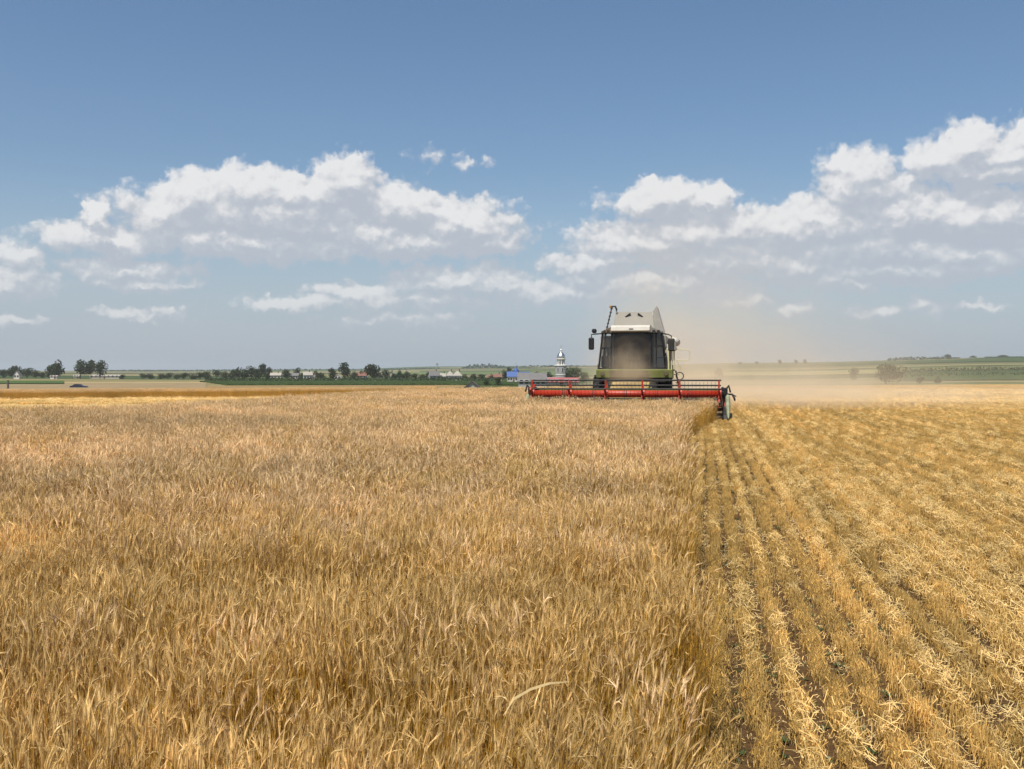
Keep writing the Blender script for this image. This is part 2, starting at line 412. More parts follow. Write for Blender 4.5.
def litter_mesh(name, seed, n, size, lift=.10, lmin=.03, lmax=.16, across=.024):
    """loose chopped straw and chaff lying criss-cross"""
    r = np.random.default_rng(seed); V = []; Fc = []; C = []; k0 = 0
    for i in range(n):
        p = np.array([r.normal(0, across), r.normal(0, size / 2.6), abs(r.normal(0, lift / 2)) + .012]); a = math.pi / 2 + r.normal(0, .45) if r.random() < .72 else r.uniform(0, 2 * math.pi); L = lmin + (lmax - lmin) * r.beta(1.2, 3); tilt = r.normal(0, .3)
        d = np.array([math.cos(a) * math.cos(tilt), math.sin(a) * math.cos(tilt), math.sin(tilt)]); w = np.array([-d[1], d[0], 0]) * r.uniform(.0009, .0019); u = np.array([0, 0, .002])
        bend = np.array([0, 0, r.uniform(-.02, .03)])
        pts = [p - d * L / 2, p + bend, p + d * L / 2]; v = []
        for q in pts: q[2] = max(q[2], .006); v += [q - w, q + w, q + u]
        f = [(0, 1, 4, 3), (1, 2, 5, 4), (2, 0, 3, 5), (3, 4, 7, 6), (4, 5, 8, 7), (5, 3, 6, 8)]
        V.append(v); Fc += [tuple(x + k0 for x in q) for q in f]; k0 += 9
        c = np.array([.74, .54, .215]) * r.uniform(.55, 1.2); C.append(np.tile(np.array([*c, 1]), (9, 1)))
    return pack(name, V, Fc, C)


def weed_mesh(name, seed):
    r = np.random.default_rng(seed); V = []; Fc = []; C = []; k0 = 0
    for i in range(9):
        a = r.uniform(0, 2 * math.pi); o = np.array([math.cos(a), math.sin(a), 0]); w = np.array([-o[1], o[0], 0]) * r.uniform(.006, .012); L = r.uniform(.03, .08); z = np.array([0, 0, 1.])
        v = [o * .01, o * L * .5 + z * L * .5 - w, o * L * .5 + z * L * .5 + w, o * L + z * L * .45]
        V.append(v); Fc.append((k0, k0 + 1, k0 + 3, k0 + 2)); k0 += 4; C.append(np.tile(np.array([.05, .075, .022, 1]) * r.uniform(.7, 1.3), (4, 1)))
    return pack(name, V, Fc, C)


def crop_material(name, gain=1., patch=.16, trans=.22, s1=(.45, 1., 1.), s2=(1., 1., 1.)):
    m = bpy.data.materials.new(name); m.use_nodes = True; T = NT(m.node_tree); T.t.nodes.clear()
    out = T.n('ShaderNodeOutputMaterial'); a = T.n('ShaderNodeAttribute', attribute_name='tone'); oi = T.n('ShaderNodeObjectInfo')
    geo = T.n('ShaderNodeNewGeometry')
    rp = T.n('ShaderNodeMapping'); rp.inputs['Rotation'].default_value = (0, 0, math.atan(.19)); T.put(rp.inputs[0], geo.outputs['Position'])
    n1 = T.noise(T.vm('MULTIPLY', rp.outputs[0], s1), .24, 3, .6); n2 = T.noise(T.vm('MULTIPLY', rp.outputs[0], s2), 1.1, 3, .6)
    k = T.m('MULTIPLY', T.mr(n1.outputs[0], .3, .7, 1 - patch, 1 + patch), T.m('MULTIPLY', T.mr(n2.outputs[0], .3, .7, 1 - patch * .8, 1 + patch * .8), T.mr(oi.outputs['Random'], 0, 1, .82 * gain, 1.18 * gain)))
    c = T.vm('SCALE', a.outputs['Color']); T.put(c.node.inputs['Scale'], k)
    # the ripeness drifts between golden and a paler, pinkish straw
    c2 = T.mix(T.mr(n1.outputs[0], .40, .64, 0, .5), c, T.vm('MULTIPLY', c, (1.10, 1.07, 1.10)))
    d = T.n('ShaderNodeBsdfDiffuse'); T.put(d.inputs[0], c2); t = T.n('ShaderNodeBsdfTranslucent'); T.put(t.inputs[0], c2)
    mx = T.n('ShaderNodeMixShader'); mx.inputs[0].default_value = trans; T.put(mx.inputs[1], d.outputs[0]); T.put(mx.inputs[2], t.outputs[0])
    gl = T.n('ShaderNodeBsdfGlossy'); gl.inputs['Roughness'].default_value = .45; gl.inputs['Color'].default_value = (.9, .85, .75, 1)
    m2 = T.n('ShaderNodeMixShader'); m2.inputs[0].default_value = .045; T.put(m2.inputs[1], mx.outputs[0]); T.put(m2.inputs[2], gl.outputs[0])
    T.put(out.inputs[0], m2.outputs[0]); return m


def scatter(name, variants, pts, idx, rot, scl, label, cat='crop'):
    """ONE stuff object: copies of the variant meshes on points"""
    vc = bpy.data.collections.new(name + '_kinds')
    for k, (me, m) in enumerate(variants):
        if not me.materials: me.materials.append(m)
        vc.objects.link(bpy.data.objects.new('%s_kind_%02d' % (name, k), me))
    me = bpy.data.meshes.new(name); n = len(pts); me.vertices.add(n); me.vertices.foreach_set('co', np.asarray(pts, np.float32).ravel())
    a = me.attributes.new('pick', 'INT', 'POINT'); a.data.foreach_set('value', np.asarray(idx, np.int32))
    a = me.attributes.new('turn', 'FLOAT_VECTOR', 'POINT'); a.data.foreach_set('vector', np.asarray(rot, np.float32).ravel())
    a = me.attributes.new('size', 'FLOAT_VECTOR', 'POINT'); a.data.foreach_set('vector', np.asarray(scl, np.float32).ravel())
    me.update(); o = bpy.data.objects.new(name, me); COL.objects.link(o)
    ng = bpy.data.node_groups.new(name + '_scatter', 'GeometryNodeTree')
    ng.interface.new_socket('Geometry', in_out='INPUT', socket_type='NodeSocketGeometry'); ng.interface.new_socket('Geometry', in_out='OUTPUT', socket_type='NodeSocketGeometry')
    T = NT(ng); gi = T.n('NodeGroupInput'); go = T.n('NodeGroupOutput')
    ci = T.n('GeometryNodeCollectionInfo'); ci.inputs[0].default_value = vc; ci.inputs['Separate Children'].default_value = True; ci.inputs['Reset Children'].default_value = True
    ip = T.n('GeometryNodeInstanceOnPoints'); ip.inputs['Pick Instance'].default_value = True
    def na(nm, ty):
        nd = T.n('GeometryNodeInputNamedAttribute', data_type=ty); nd.inputs['Name'].default_value = nm
        return [s for s in nd.outputs if s.enabled and s.name == 'Attribute'][0]
    er = T.n('FunctionNodeEulerToRotation'); T.put(er.inputs[0], na('turn', 'FLOAT_VECTOR'))
    T.put(ip.inputs['Points'], gi.outputs[0]); T.put(ip.inputs['Instance'], ci.outputs[0]); T.put(ip.inputs['Instance Index'], na('pick', 'INT'))
    T.put(ip.inputs['Rotation'], er.outputs[0]); T.put(ip.inputs['Scale'], na('size', 'FLOAT_VECTOR')); T.put(go.inputs[0], ip.outputs[0])
    md = o.modifiers.new('scatter', 'NODES'); md.node_group = ng
    return tag(o, label, cat, kind='stuff')


def cells(x0, x1, y0, y1, step):
    gx, gy = np.meshgrid(np.arange(x0, x1, step), np.arange(y0, y1, step)); p = np.stack([gx.ravel(), gy.ravel()], 1)
    return p + rng.uniform(-.5, .5, p.shape) * step


FAR_PX = np.array([-400, 0, 120, 250, 380, 450, 560, 800]); FAR_Y = np.array([25, 27, 31, 42, 64, 80, 84, 84.])
def build_wheat():
    m = crop_material('ripe_wheat', 1.06, .20)
    kinds = [(crop_mesh('wheat_clump', 100 + k, 60, .30, .73, lean=(.08, .12, .20)[k % 3], earcol=(.64, .435, .165) if k < 10 else (.75, .535, .28), ear=.048 if k < 10 else .055), m) for k in range(18)]
    near = cells(-6, 3, -2.5, 9, .15); mid = cells(-24, 9, 9, 30, .235); far = cells(-44, 14, 30, 86, .34)
    p = np.concatenate([near, mid, far]); x, y = p[:, 0], p[:, 1]
    px = 512 + F * x / np.maximum(y, .5)
    lx, ly = to_local(x, y)
    e = edge(y) + snoise(x, y, 9, 1.6) * .15 - .09
    keep = (x < e) & (np.abs(x) < np.maximum(y, 0) * .75 + 5) & ((y < np.interp(px, FAR_PX, FAR_Y)) | (y < 5))
    keep &= ~((np.abs(lx) < 3.85) & (ly > -.35))          # the strip already cut behind the header
    keep &= ~((lx >= 3.85) & (ly > -1.0))
    keep &= np.hypot(x, y) > .9
    p = p[keep]; x, y = p[:, 0], p[:, 1]; n = len(p)
    # wind-laid patches: tilt grows in drifts
    lay = np.clip(snoise(x, y, 21, 5.5) * .9 + .25, 0, 1.2); edge_near = np.exp(-((e[keep] - x) / .5) ** 2)
    rot = np.zeros((n, 3)); rot[:, 2] = rng.uniform(0, 2 * math.pi, n)
    tx = rng.normal(0, .07, n) + .10 * lay * snoise(x, y, 5, 9); ty = rng.normal(0, .07, n) + .22 * lay - .02 * edge_near
    rot[:, 0] = tx * np.cos(rot[:, 2]) + ty * np.sin(rot[:, 2]); rot[:, 1] = ty * np.cos(rot[:, 2]) - tx * np.sin(rot[:, 2])
    s = rng.uniform(.86, 1.08, n) * (1 + .06 * snoise(x, y, 31, 6) + .06 * snoise(x, y, 33, 1.4)); w = np.where(y > 30, 1.2, np.where(y < 8, .80, 1.0)); s = np.where(y < 8, s * .96, s)
    scl = np.stack([s * w, s * w, s], 1)
    scatter('standing_wheat', kinds, np.stack([x, y, ground(x, y)], 1), np.where(rng.random(n) < np.clip((y - 3.5) / 9, 0, .85) + .25 * snoise(x * .5, y, 71, 5), rng.integers(10, 18, n), rng.integers(0, 10, n)), rot, scl, 'ripe golden standing wheat filling the field up to the cut edge')
    # the strip of wheat still standing beyond the cut band
    p = np.concatenate([cells(-75, -4, 99, 121, .44)]); x, y = p[:, 0], p[:, 1]; px = 512 + F * x / y
    keep = (px < 432 + snoise(x, y, 4, 8) * 6) & (y > 100 + snoise(x, y, 8, 14) * .8)
    x, y = x[keep], y[keep]; n = len(x); rot = np.zeros((n, 3)); rot[:, 2] = rng.uniform(0, 6.28, n); s = rng.uniform(.85, 1.0, n)
    scatter('wheat_strip', [(crop_mesh('strip_clump', 300 + k, 40, .5, .9, earcol=(.70, .49, .24)), m) for k in range(4)], np.stack([x, y, ground(x, y)], 1), rng.integers(0, 4, n), rot,
            np.stack([s * 1.5, s * 1.5, s], 1), 'far strip of standing wheat with a brown shaded front edge')
    return m


ROW = .192; SL = .19                     # drill row spacing and run of the rows
def build_stubble(wm):
    m = crop_material('cut_straw', 1.25, .14, .25, (7., .07, 1.), (2.6, .03, 1.))
    t = np.array([SL, 1]) / math.hypot(SL, 1); nrm = np.array([t[1], -t[0]])
    P = []; RZ = []; K = []; SC = []; RID = []; rowtone = np.random.default_rng(5).uniform(0, 1, 4000)
    def rows(s0, s1, o0, o1, ds, width=1., hs=1.):
        o = np.arange(o0, o1, ROW * width); s = np.arange(s0, s1, ds); oo, ss = np.meshgrid(o, s); oo = oo.ravel(); ss = ss.ravel() + rng.uniform(-.5, .5, oo.size) * ds
        bend = -.00055 * np.clip(26 - ss, 0, 40) ** 2 * .35
        q = ss[:, None] * t + (oo + bend + rng.normal(0, .018, oo.size))[:, None] * nrm
        P.append(q); RZ.append(np.full(len(q), -math.atan(SL)) + rng.normal(0, .12, len(q)) + np.where(rng.random(len(q)) < .5, math.pi, 0)); SC.append(np.full(len(q), hs)); RID.append(np.round((oo + .6) / ROW).astype(int) % 4000)
    rows(2, 26, -.6, 11, .17); rows(26, 62, -3, 28, .26, 1.0); rows(62, 190, -60, 85, 1.5, 4.)
    rid = np.concatenate(RID); p = np.concatenate(P); rz = np.concatenate(RZ); hs = np.concatenate(SC); x, y = p[:, 0], p[:, 1]; px = 512 + F * x / np.maximum(y, .5); lx, ly = to_local(x, y)
    lane = (np.abs(lx) < 3.8) & (ly > .6)
    beyond = y > np.interp(px, FAR_PX, FAR_Y) + 1.
    keep = ((x > edge(y) + .02) & (px < 1160 + 3000 / np.maximum(y, 1)) & (ly < 5e3) & ~((lx < 3.8) & (ly > -.3) & ~lane) | lane | (beyond & (px < 520) & (px > -80) & (y < 101)) | (beyond & (px >= 380) & (px < 560) & (y < 120)) | ((lx > 3.8) & (ly > 0)))
    keep &= (np.abs(px - 512) < 700) | (y < 8)
    keep &= ~((y > 101) & (px < 440))
    # thin gaps where the drill missed
    keep &= (snoise(x, y, 44, 1.1) > -.93)
    p, rz, x, y, rid = p[keep], rz[keep], x[keep], y[keep], rid[keep]; n = len(p); rot = np.zeros((n, 3)); rot[:, 2] = rz
    far = y > 62; s = rng.uniform(.8, 1.15, n); wd = np.where(far, 4.2, np.where(y > 26, 1.5, 1.)); scl = np.stack([np.where(far, 9., 1.) * s, wd * s, s * np.where(far, 1., 1.)], 1)
    kinds = [(stubble_mesh('stubble_tuft', 500 + k, 170, .24, .018, .045, .115, .82 + .04 * k), m) for k in range(8)]
    pick = np.clip(rowtone[rid] * 8 + rng.normal(0, .6, n), 0, 7.99).astype(int); scl[:, 2] *= (.85 + .3 * rowtone[rid])  # sunlit and shaded rows are put into the tuft tone, row by row
    scatter('stubble', kinds, np.stack([x, y, ground(x, y)], 1), pick, rot, scl, 'rows of short cut wheat stubble across the harvested ground')
    # straw and chaff spread behind earlier passes, thick in swaths along the rows
    p = np.concatenate([cells(0, 14, 2, 16, .23), cells(0, 42, 16, 64, .42), cells(0, 60, 64, 110, 1.0), cells(-50, 8, 30, 100, 1.2)]); x, y = p[:, 0], p[:, 1]; px = 512 + F * x / y
    o = x * nrm[0] + y * nrm[1]; lx, ly = to_local(x, y)
    sw = .46 + .20 * np.exp(-((o - 2.1) / .85) ** 2) + .32 * np.exp(-((o - 6.6) / 1.0) ** 2) + .3 * np.exp(-((o - 12.5) / 1.5) ** 2) + snoise((x * t[0] + y * t[1]) * .025, o * 1.6, 61, 1.2) * .26
    sw += .5 * np.exp(-((o - .9) / .9) ** 2) * np.exp(-((y - 25) / 7) ** 2)
    sw -= .16 * np.exp(-((o - .5) / .5) ** 2) * (y < 16)
    keep = (((x > edge(y) + .12) & ~((lx < 3.9) & (ly > -.4))) | ((y > np.interp(px, FAR_PX, FAR_Y) + 1) & (px < 500)) | ((np.abs(lx) < 3.8) & (ly > .8))) & (rng.random(len(p)) < sw * 1.15) & (np.abs(px - 512) < 720)
    keep &= ~((y > 101) & (px < 440))
    p = p[keep]; x, y = p[:, 0], p[:, 1]; n = len(p); rot = np.zeros((n, 3)); rot[:, 2] = rng.uniform(0, 6.28, n); s = rng.uniform(.8, 1.25, n); w = np.where(y > 60, 2.2, np.where(y > 16, 1.25, 1.))
    kinds = [(litter_mesh('straw_tuft', 700 + k, 75, .40), m) for k in range(6)]
    # near by it lies caught on top of the rows, and the furrows stay open
    o = x * nrm[0] + y * nrm[1]; bend = -.00055 * np.clip(26 - (x * t[0] + y * t[1]), 0, 40) ** 2 * .35
    off = (o + .6 - bend) / ROW; sh = np.where((y < 60) & (rng.random(n) < .92), (np.round(off) - off) * ROW, 0); lit_row = rowtone[np.round(off).astype(int) % 4000]; x = x + sh * nrm[0]; y = y + sh * nrm[1]
    rot[:, 2] = np.where(y < 60, -math.atan(SL) + rng.normal(0, .14, n), rot[:, 2]); gone = (y < 60) & (rng.random(n) > .25 + .9 * lit_row); s = np.where(gone, .02, s); lift = np.where(y < 28, rng.uniform(.01, .085, n), rng.uniform(0, .07, n))
    scatter('loose_straw', kinds, np.stack([x, y, ground(x, y) + lift], 1), rng.integers(0, 6, n), rot, np.stack([s * w, s * w, s * np.where(y > 45, 1.6, 1)], 1), 'loose pale straw and chaff spread over the stubble rows', 'straw')
    # chaff and short bits fallen into the furrows
    p = np.concatenate([cells(.1, 9, 2, 13, .11), cells(1, 16, 13, 26, .22)]); x, y = p[:, 0], p[:, 1]; keep = (x > edge(y) + .03) & (rng.random(len(p)) < .38) & (x < y * .62 + 1.); x, y = x[keep], y[keep]; n = len(x)
    rot = np.zeros((n, 3)); rot[:, 2] = rng.uniform(0, 6.28, n); s = rng.uniform(.5, 1.2, n)
    scatter('chaff', [(litter_mesh('chaff_bits', 800 + k, 26, .16, .018, .012, .07, across=.06), m) for k in range(5)], np.stack([x, y, ground(x, y)], 1), rng.integers(0, 5, n), rot, np.stack([s, s, s], 1), 'short bits of chaff lying in the furrows between stubble rows', 'chaff')
    # small weeds between the rows
    p = cells(.3, 9, 2.5, 20, .17); x, y = p[:, 0], p[:, 1]; o = x * nrm[0] + y * nrm[1]; keep = (x > edge(y) + .05) & (rng.random(len(p)) < np.where(o < 1.4, .40, .10)); x, y, o = x[keep], y[keep], o[keep]
    bend = -.00055 * np.clip(26 - (x * t[0] + y * t[1]), 0, 40) ** 2 * .35; sh = (np.round((o + .6 - bend) / ROW - .5) + .5) * ROW - .6 - o + bend + rng.normal(0, .012, len(x)); x = x + sh * nrm[0]; y = y + sh * nrm[1]; n = len(x)
    rot = np.zeros((n, 3)); rot[:, 2] = rng.uniform(0, 6.28, n); s = rng.uniform(.3, .9, n)
    scatter('weeds', [(weed_mesh('weed_tuft', 900 + k), m) for k in range(4)], np.stack([x, y, ground(x, y)], 1), rng.integers(0, 4, n), rot, np.stack([s, s, s], 1), 'small green weeds between the stubble rows', 'weeds')
wm = build_wheat()
build_stubble(wm)
#END1

# ------------------------------------------------------------------ field strips beyond the crop
def strip(name, px0, px1, d0, d1, m, label=None, kind='structure', lift=.05, height=0., rough=0., nx=60, ny=10, taper=0., slant=0.):
    """a field laid on the land between two bearings and two distances; HEIGHT gives a standing crop its sides"""
    r = np.random.default_rng(len(name)); pxs = np.linspace(px0, px1, nx); ds = np.linspace(d0, d1, ny)
    V = []; f = []
    for j in range(ny):
        for i in range(nx):
            d = ds[j]; x = (pxs[i] + slant * (1 - j / (ny - 1)) * (1 - i / (nx - 1)) + 3 * math.sin(j * .9) * (i == 0) - 512) / F * d
            edgek = 1.0
            if taper: edgek = min(1, (nx - 1 - i) / (taper * nx))
            z = gz(x, d) + lift + height * edgek * (1 + r.uniform(-rough, rough)); V.append((x, d, z))
    f = [(j * nx + i, j * nx + i + 1, (j + 1) * nx + i + 1, (j + 1) * nx + i) for j in range(ny - 1) for i in range(nx - 1)]
    if height:
        ring = [i for i in range(nx)] + [j * nx + nx - 1 for j in range(1, ny)] + [(ny - 1) * nx + i for i in range(nx - 2, -1, -1)] + [j * nx for j in range(ny - 2, 0, -1)]
        b = len(V)
        for q in ring: x, y, z = V[q]; V.append((x, y, gz(x, y) - .3))
        L = len(ring)
        for k in range(L): f.append((ring[k], b + k, b + (k + 1) % L, ring[(k + 1) % L]))
    me = bpy.data.meshes.new(name); me.from_pydata(V, [], f); me.materials.append(m); me.update()
    o = bpy.data.objects.new(name, me); COL.objects.link(o)
    return tag(o, label, 'crop' if kind == 'stuff' else None, kind=kind)


def build_fields():
    fm = lambda n, c, k=.22, s=.12: mat('field ' + n, c, 1, noise=k, nscale=s, spec=.05)
    strip('field_tan', -60, 206, 128, 372, fm('tan', (.25, .19, .105)), lift=.25, slant=0)
    strip('field_pale', -60, 250, 372, 430, fm('pale', (.33, .255, .12)), lift=.05)
    strip('field_olive', -60, 250, 430, 575, fm('olive', (.19, .165, .075)), lift=.05)
    strip('meadow', -60, 64, 335, 440, fm('meadow', (.06, .10, .028)), lift=.5)
    strip('green_crop', 200, 560, 310, 430, fm('green', (.036, .058, .018), .4, .25), 'dark green row crop in front of the village', 'stuff', 0, .45, .5, 220, 60, slant=30)
    strip('field_ochre', 206, 470, 250, 309, fm('ochre', (.24, .17, .075)), lift=.15, slant=-20)
    strip('field_lime', 250, 520, 432, 505, fm('lime field', (.13, .15, .05)), lift=.08)
    strip('field_straw_hill', 690, 1080, 900, 960, fm('straw hill', (.21, .19, .09)), lift=.3)
    strip('field_yellow_hill', 640, 905, 660, 800, fm('yellow hill', (.24, .22, .095)), lift=.3)
    strip('field_green_hill', 700, 1100, 1150, 1500, fm('green hill', (.055, .082, .028)), lift=.4)
    strip('field_tan_hill', 880, 1100, 700, 820, fm('tan hill', (.16, .155, .07)), lift=.3)
    strip('field_green_slope', 900, 1100, 430, 640, fm('green slope', (.052, .08, .028)), lift=.3)
    strip('field_left_hill', -60, 420, 1500, 1750, fm('left hill', (.26, .22, .12)), lift=.4)
    strip('field_mid_hill', 380, 640, 1000, 1500, fm('mid hill', (.12, .15, .06)), lift=.4)
    strip('field_mid_slope', 400, 640, 820, 900, fm('mid slope', (.20, .19, .085)), lift=.3)
build_fields()

# ------------------------------------------------------------------ trees
LEAF = []
def leaf_material():
    m = mat('foliage', (.06, .085, .03), .8, attr='tone', trans=.18, noise=.12, nscale=.8, spec=.15); return m
BARK = mat('bark', (.10, .075, .05), .95, noise=.3, nscale=4)

def crown_mesh(w, h, seed, n=420, leaf=.5, base=(.048, .07, .022), lobes=8, depth=None):
    """a crown of leaf clumps in uneven lobes; the base of the crown is at z=0"""
    r = np.random.default_rng(seed); dp = depth or w
    L = []
    for k in range(lobes):
        a = r.uniform(0, 2 * math.pi); q = math.sqrt(r.uniform(0, 1)) * .30; zz = r.uniform(.2, .80); s = (.34 - .12 * abs(zz - .45)) * r.uniform(.8, 1.2)
        L.append((w * q * math.cos(a), dp * q * math.sin(a), h * zz, w * s, dp * s, h * s * .85))
    L.append((0, 0, h * .42, w * .34, dp * .34, h * .38)); L.append((w * r.uniform(-.08, .08), 0, h * .80, w * .22, dp * .22, h * .2))
    V = []; Fc = []; C = []; k0 = 0
    vol = np.array([l[3] * l[4] * l[5] for l in L]) ** .67; vol /= vol.sum()
    tone = r.uniform(.75, 1.25, len(L))
    for i in range(n):
        l = L[r.choice(len(L), p=vol)]; d = r.normal(0, 1, 3); d /= np.linalg.norm(d); rad = r.uniform(.45, 1.0) ** .6
        p = np.array(l[:3]) + d * np.array(l[3:]) * rad
        nn = d + r.normal(0, .55, 3); nn /= np.linalg.norm(nn); u = np.cross(nn, r.normal(0, 1, 3)); u /= np.linalg.norm(u); v_ = np.cross(nn, u); s = leaf * r.uniform(.6, 1.3)
        q = [p + u * s * .6, p + v_ * s * .42 + u * s * .1, p - u * s * .55, p - v_ * s * .45 - u * s * .05]
        for e in q: e[2] = max(e[2], .0)
        V.append(q); Fc.append((k0, k0 + 1, k0 + 2, k0 + 3)); k0 += 4
        c = np.array(base) * r.uniform(.7, 1.35) * np.array([r.uniform(.9, 1.15), 1, r.uniform(.85, 1.1)]); C.append(np.tile(np.array([*c, 1]), (4, 1)))
    return pack('crown', V, Fc, C)

def tree(px, ytop, wpx, ybase, d, label, group=None, name='tree', tone=1., trunk=.16, n=360, cat='tree', leafk=.075, base=None):
    p = at(px, d); s = d / F; top = CAM_H - (ytop - 375) * s; h = max(top - p.z, 1.2); w = wpx * s
    seed = int(px * 13 + ytop * 7) % 99991
    b = base or (.036, .054, .020)
    t = thing(name, p, label, cat, group, random.uniform(0, 6.28))
    tr = h * trunk
    me = crown_mesh(w * 1.08, h - tr, seed, n, max(.2, (w + h) * leafk * .6), tuple(c * tone for c in b)); me.materials.append(leaf_material())
    o = bpy.data.objects.new('crown', me); COL.objects.link(o); o.parent = t; o.location = (0, 0, tr)
    mb = MB(); rad = max(.10, w * .035)
    mb.tube([(0, 0, -.3), (rad * .3, 0, tr), (0, rad * .4, tr + (h - tr) * .55)], rad, 7, rad * .35)
    for k in range(3):
        a = random.uniform(0, 6.28); mb.tube([(0, 0, tr * .9 + .02 * h), (math.cos(a) * w * .2, math.sin(a) * w * .2, tr + (h - tr) * .4)], rad * .5, 5, rad * .15)
    mb.build('trunk', BARK, t)
    return t

G1 = 'trees of the low clump beside the white gable'
G2 = 'low hedge trees along the field edge'
G3 = 'trees of the village belt'
G4 = 'trees among the village houses'
G5 = 'lone trees along the hill crest'
TREES = [
 (4,369,11,377.5,600,'dark tree at the outer end of the clump by the white gable',None,.9),(14.5,365.3,14,377.5,610,'tallest domed tree right above the small white gable',None,.95),
 (27,368.3,13,377.5,600,'broad dark tree next to the white gable, second tallest of its clump',None,.85),(36,370,9,377.5,600,'low round tree of the clump between white gable and white shed',G1,.85),(42,371.5,7,377.5,605,'low round tree of the clump between white gable and white shed',G1,.9),
 (49,371.2,6,377.5,600,'narrow tree touching the wide tree behind the white shed',None,1.),(58,359.6,17,377.8,590,'large spreading tree standing alone behind the small white shed',None,.95),
 (80.5,359.4,12.5,377.5,600,'first of three big trees in a row, with clear trunk, by long shed',None,1.),(91,359.4,11,377.5,604,'middle one of three big trees in a row',None,.9),(100,359.2,12,377.5,600,'third big tree in a row, over the end of the long pale shed',None,.92),
 (122,374.5,6,378,600,'low hedge tree along the field edge past the long shed',G2,.9),(143,373.8,9,378.3,600,'low hedge tree along the field edge past the long shed',G2,.9),(151,373.5,9,378.3,600,'low hedge tree along the field edge past the long shed',G2,1.),(161,373.8,10,378.5,600,'low hedge tree along the field edge past the long shed',G2,.85),(168,372.8,9,378.5,600,'low hedge tree along the field edge past the long shed',G2,1.),(177,374,9,380,560,'low hedge tree along the field edge past the long shed',G2,1.05),
 (184,372.6,9,379,580,None,G3,.95),(192,373,9,380,560,None,G3,.85),(200,371.8,9,379.5,580,None,G3,.95),(207,371,10,379,580,None,G3,.9),(217,369.2,8,377,680,None,G3,1.05),(226,371.3,10,379,600,None,G3,.95),
 (233,369.6,10,379,600,None,G3,.9),(239,366.8,11,379,610,None,G3,.9),(246.5,368,10,379.5,590,None,G3,1.),(251,365.6,10,379,610,'pointed tree crown in the village belt beside the highest crown',None,.85),(263.5,363.6,10,378,640,'highest dome of the village tree belt',None,.85),
 (257,368.5,9,379.5,600,None,G3,.9),(259,372.5,10,380,560,None,G3,.95),(270,367,7,378,640,None,G3,.9),(268,372.5,9,380,570,None,G3,1.),(287,369,10,379.5,580,'round tree standing between the cream house and the beige house',None,.9),
 (297,367.6,6,376,690,None,G4,1.),(302,373,6,380,560,None,G4,.95),(316,370.5,7,378,640,None,G4,1.),(321,372,9,380.3,560,None,G4,.85),(332.5,367.6,11,380,570,'dark tree beside the white gable-end house, shorter neighbour of the tall oval tree',None,.82),
 (344.5,362.3,12,379.8,570,'tall oval dark tree standing beside the small white house',None,.75),(354,371.5,8,380,570,None,G4,.9),(361,370.4,7,379,600,None,G4,.9),(372,363.2,14.5,380.4,560,'broad oval dark tree beside the red roofed house',None,.75),
 (386,369.6,7,379.5,600,None,G4,.9),(380,373,6,380,570,None,G4,.95),(393,373,8,380.5,560,None,G4,.9),(399,369.2,7,378,640,None,G4,1.),(407,370.2,7,378.5,640,None,G4,.95),(404,373.6,10,380.8,560,None,G4,.85),(414,373.6,10,380.8,560,None,G4,.9),(423,373.8,9,380.6,560,None,G4,.95),(428,372,6,379,620,None,G4,.9),(441,375,6,380.6,560,None,G4,.9),
 (465,373.6,9,380.8,560,None,G4,.9),(473,373.8,9,380.8,560,None,G4,1.),(481,374,9,381,560,None,G4,.95),(486,378,7,387.5,300,'bright bushy tree next to the dark shed gable',None,1.25),(493,374.4,9,381,560,None,G4,1.),(498,377,7,387,300,'small bushy tree in front of the red tiled house',None,1.2),
 (505,370,7,380.5,600,None,G4,.8),(509.5,368,7,380.5,620,'tall dark tree beside the blue spire',None,.8),(530,373,7,381,620,None,G4,.9),(537,371,8,380.5,640,None,G4,.9),(549,371.6,10,381.5,620,'wide dark tree beside the round church tower',None,.85),
 (574,366.6,17,382,520,'large hazy bushy tree beside the church tower, far behind the reel',None,1.25),(584,372,9,382,520,None,G4,1.25),
 (720,369,11,385,300,'dusty bush standing in the dust cloud past the header',None,1.1),(853,367.5,10,380,420,'hazy bush next to the big round bush on the slope',None,1.2),(886,364.3,33,384,280,'big round bush below the hill, beyond the stubble',None,1.1),
 (920,377,8,384,290,'small shrub midway between the big round bush and the narrow shrub',None,1.15),(938,376,7,384,300,'narrow small shrub on the stubble margin, farther from the round bush',None,1.15),
 (740,361.5,4,366,1500,None,G5,.9),(757,361.3,4,365.5,1500,None,G5,.9),(780,359.6,5,365,1500,None,G5,.8),(796,359.6,4,364,1500,None,G5,.8),(805,359.3,4.5,364,1500,None,G5,.8),(948,354.2,8,359,1700,'rounded tree standing highest on the hill crest',None,.8),(973,355.5,6,358.6,1700,'small tree on the hill crest between two bigger ones',None,.8),(1003,354.8,9,359,1700,'wide low tree on the hill crest near its end',None,.8)]
for (px, yt, w, yb, d, lab, grp, tone) in TREES:
    if lab is None:
        lab = {G3: 'dark green tree in the dense belt between hedge and cream house', G4: 'small dark tree among the village houses and roofs', G5: 'tiny lone tree on the dusty hill crest'}[grp]
    big = w > 13
    tree(px, yt, w, yb, d, lab, grp, 'bush' if 'bush' in lab or 'shrub' in lab else 'tree', tone, .22 if 'trunk' in lab or 'three' in lab else .10, 2600 if w > 25 else (1300 if big else 750), 'bush' if 'bush' in lab or 'shrub' in lab else 'tree', .042 if w > 25 else .075)

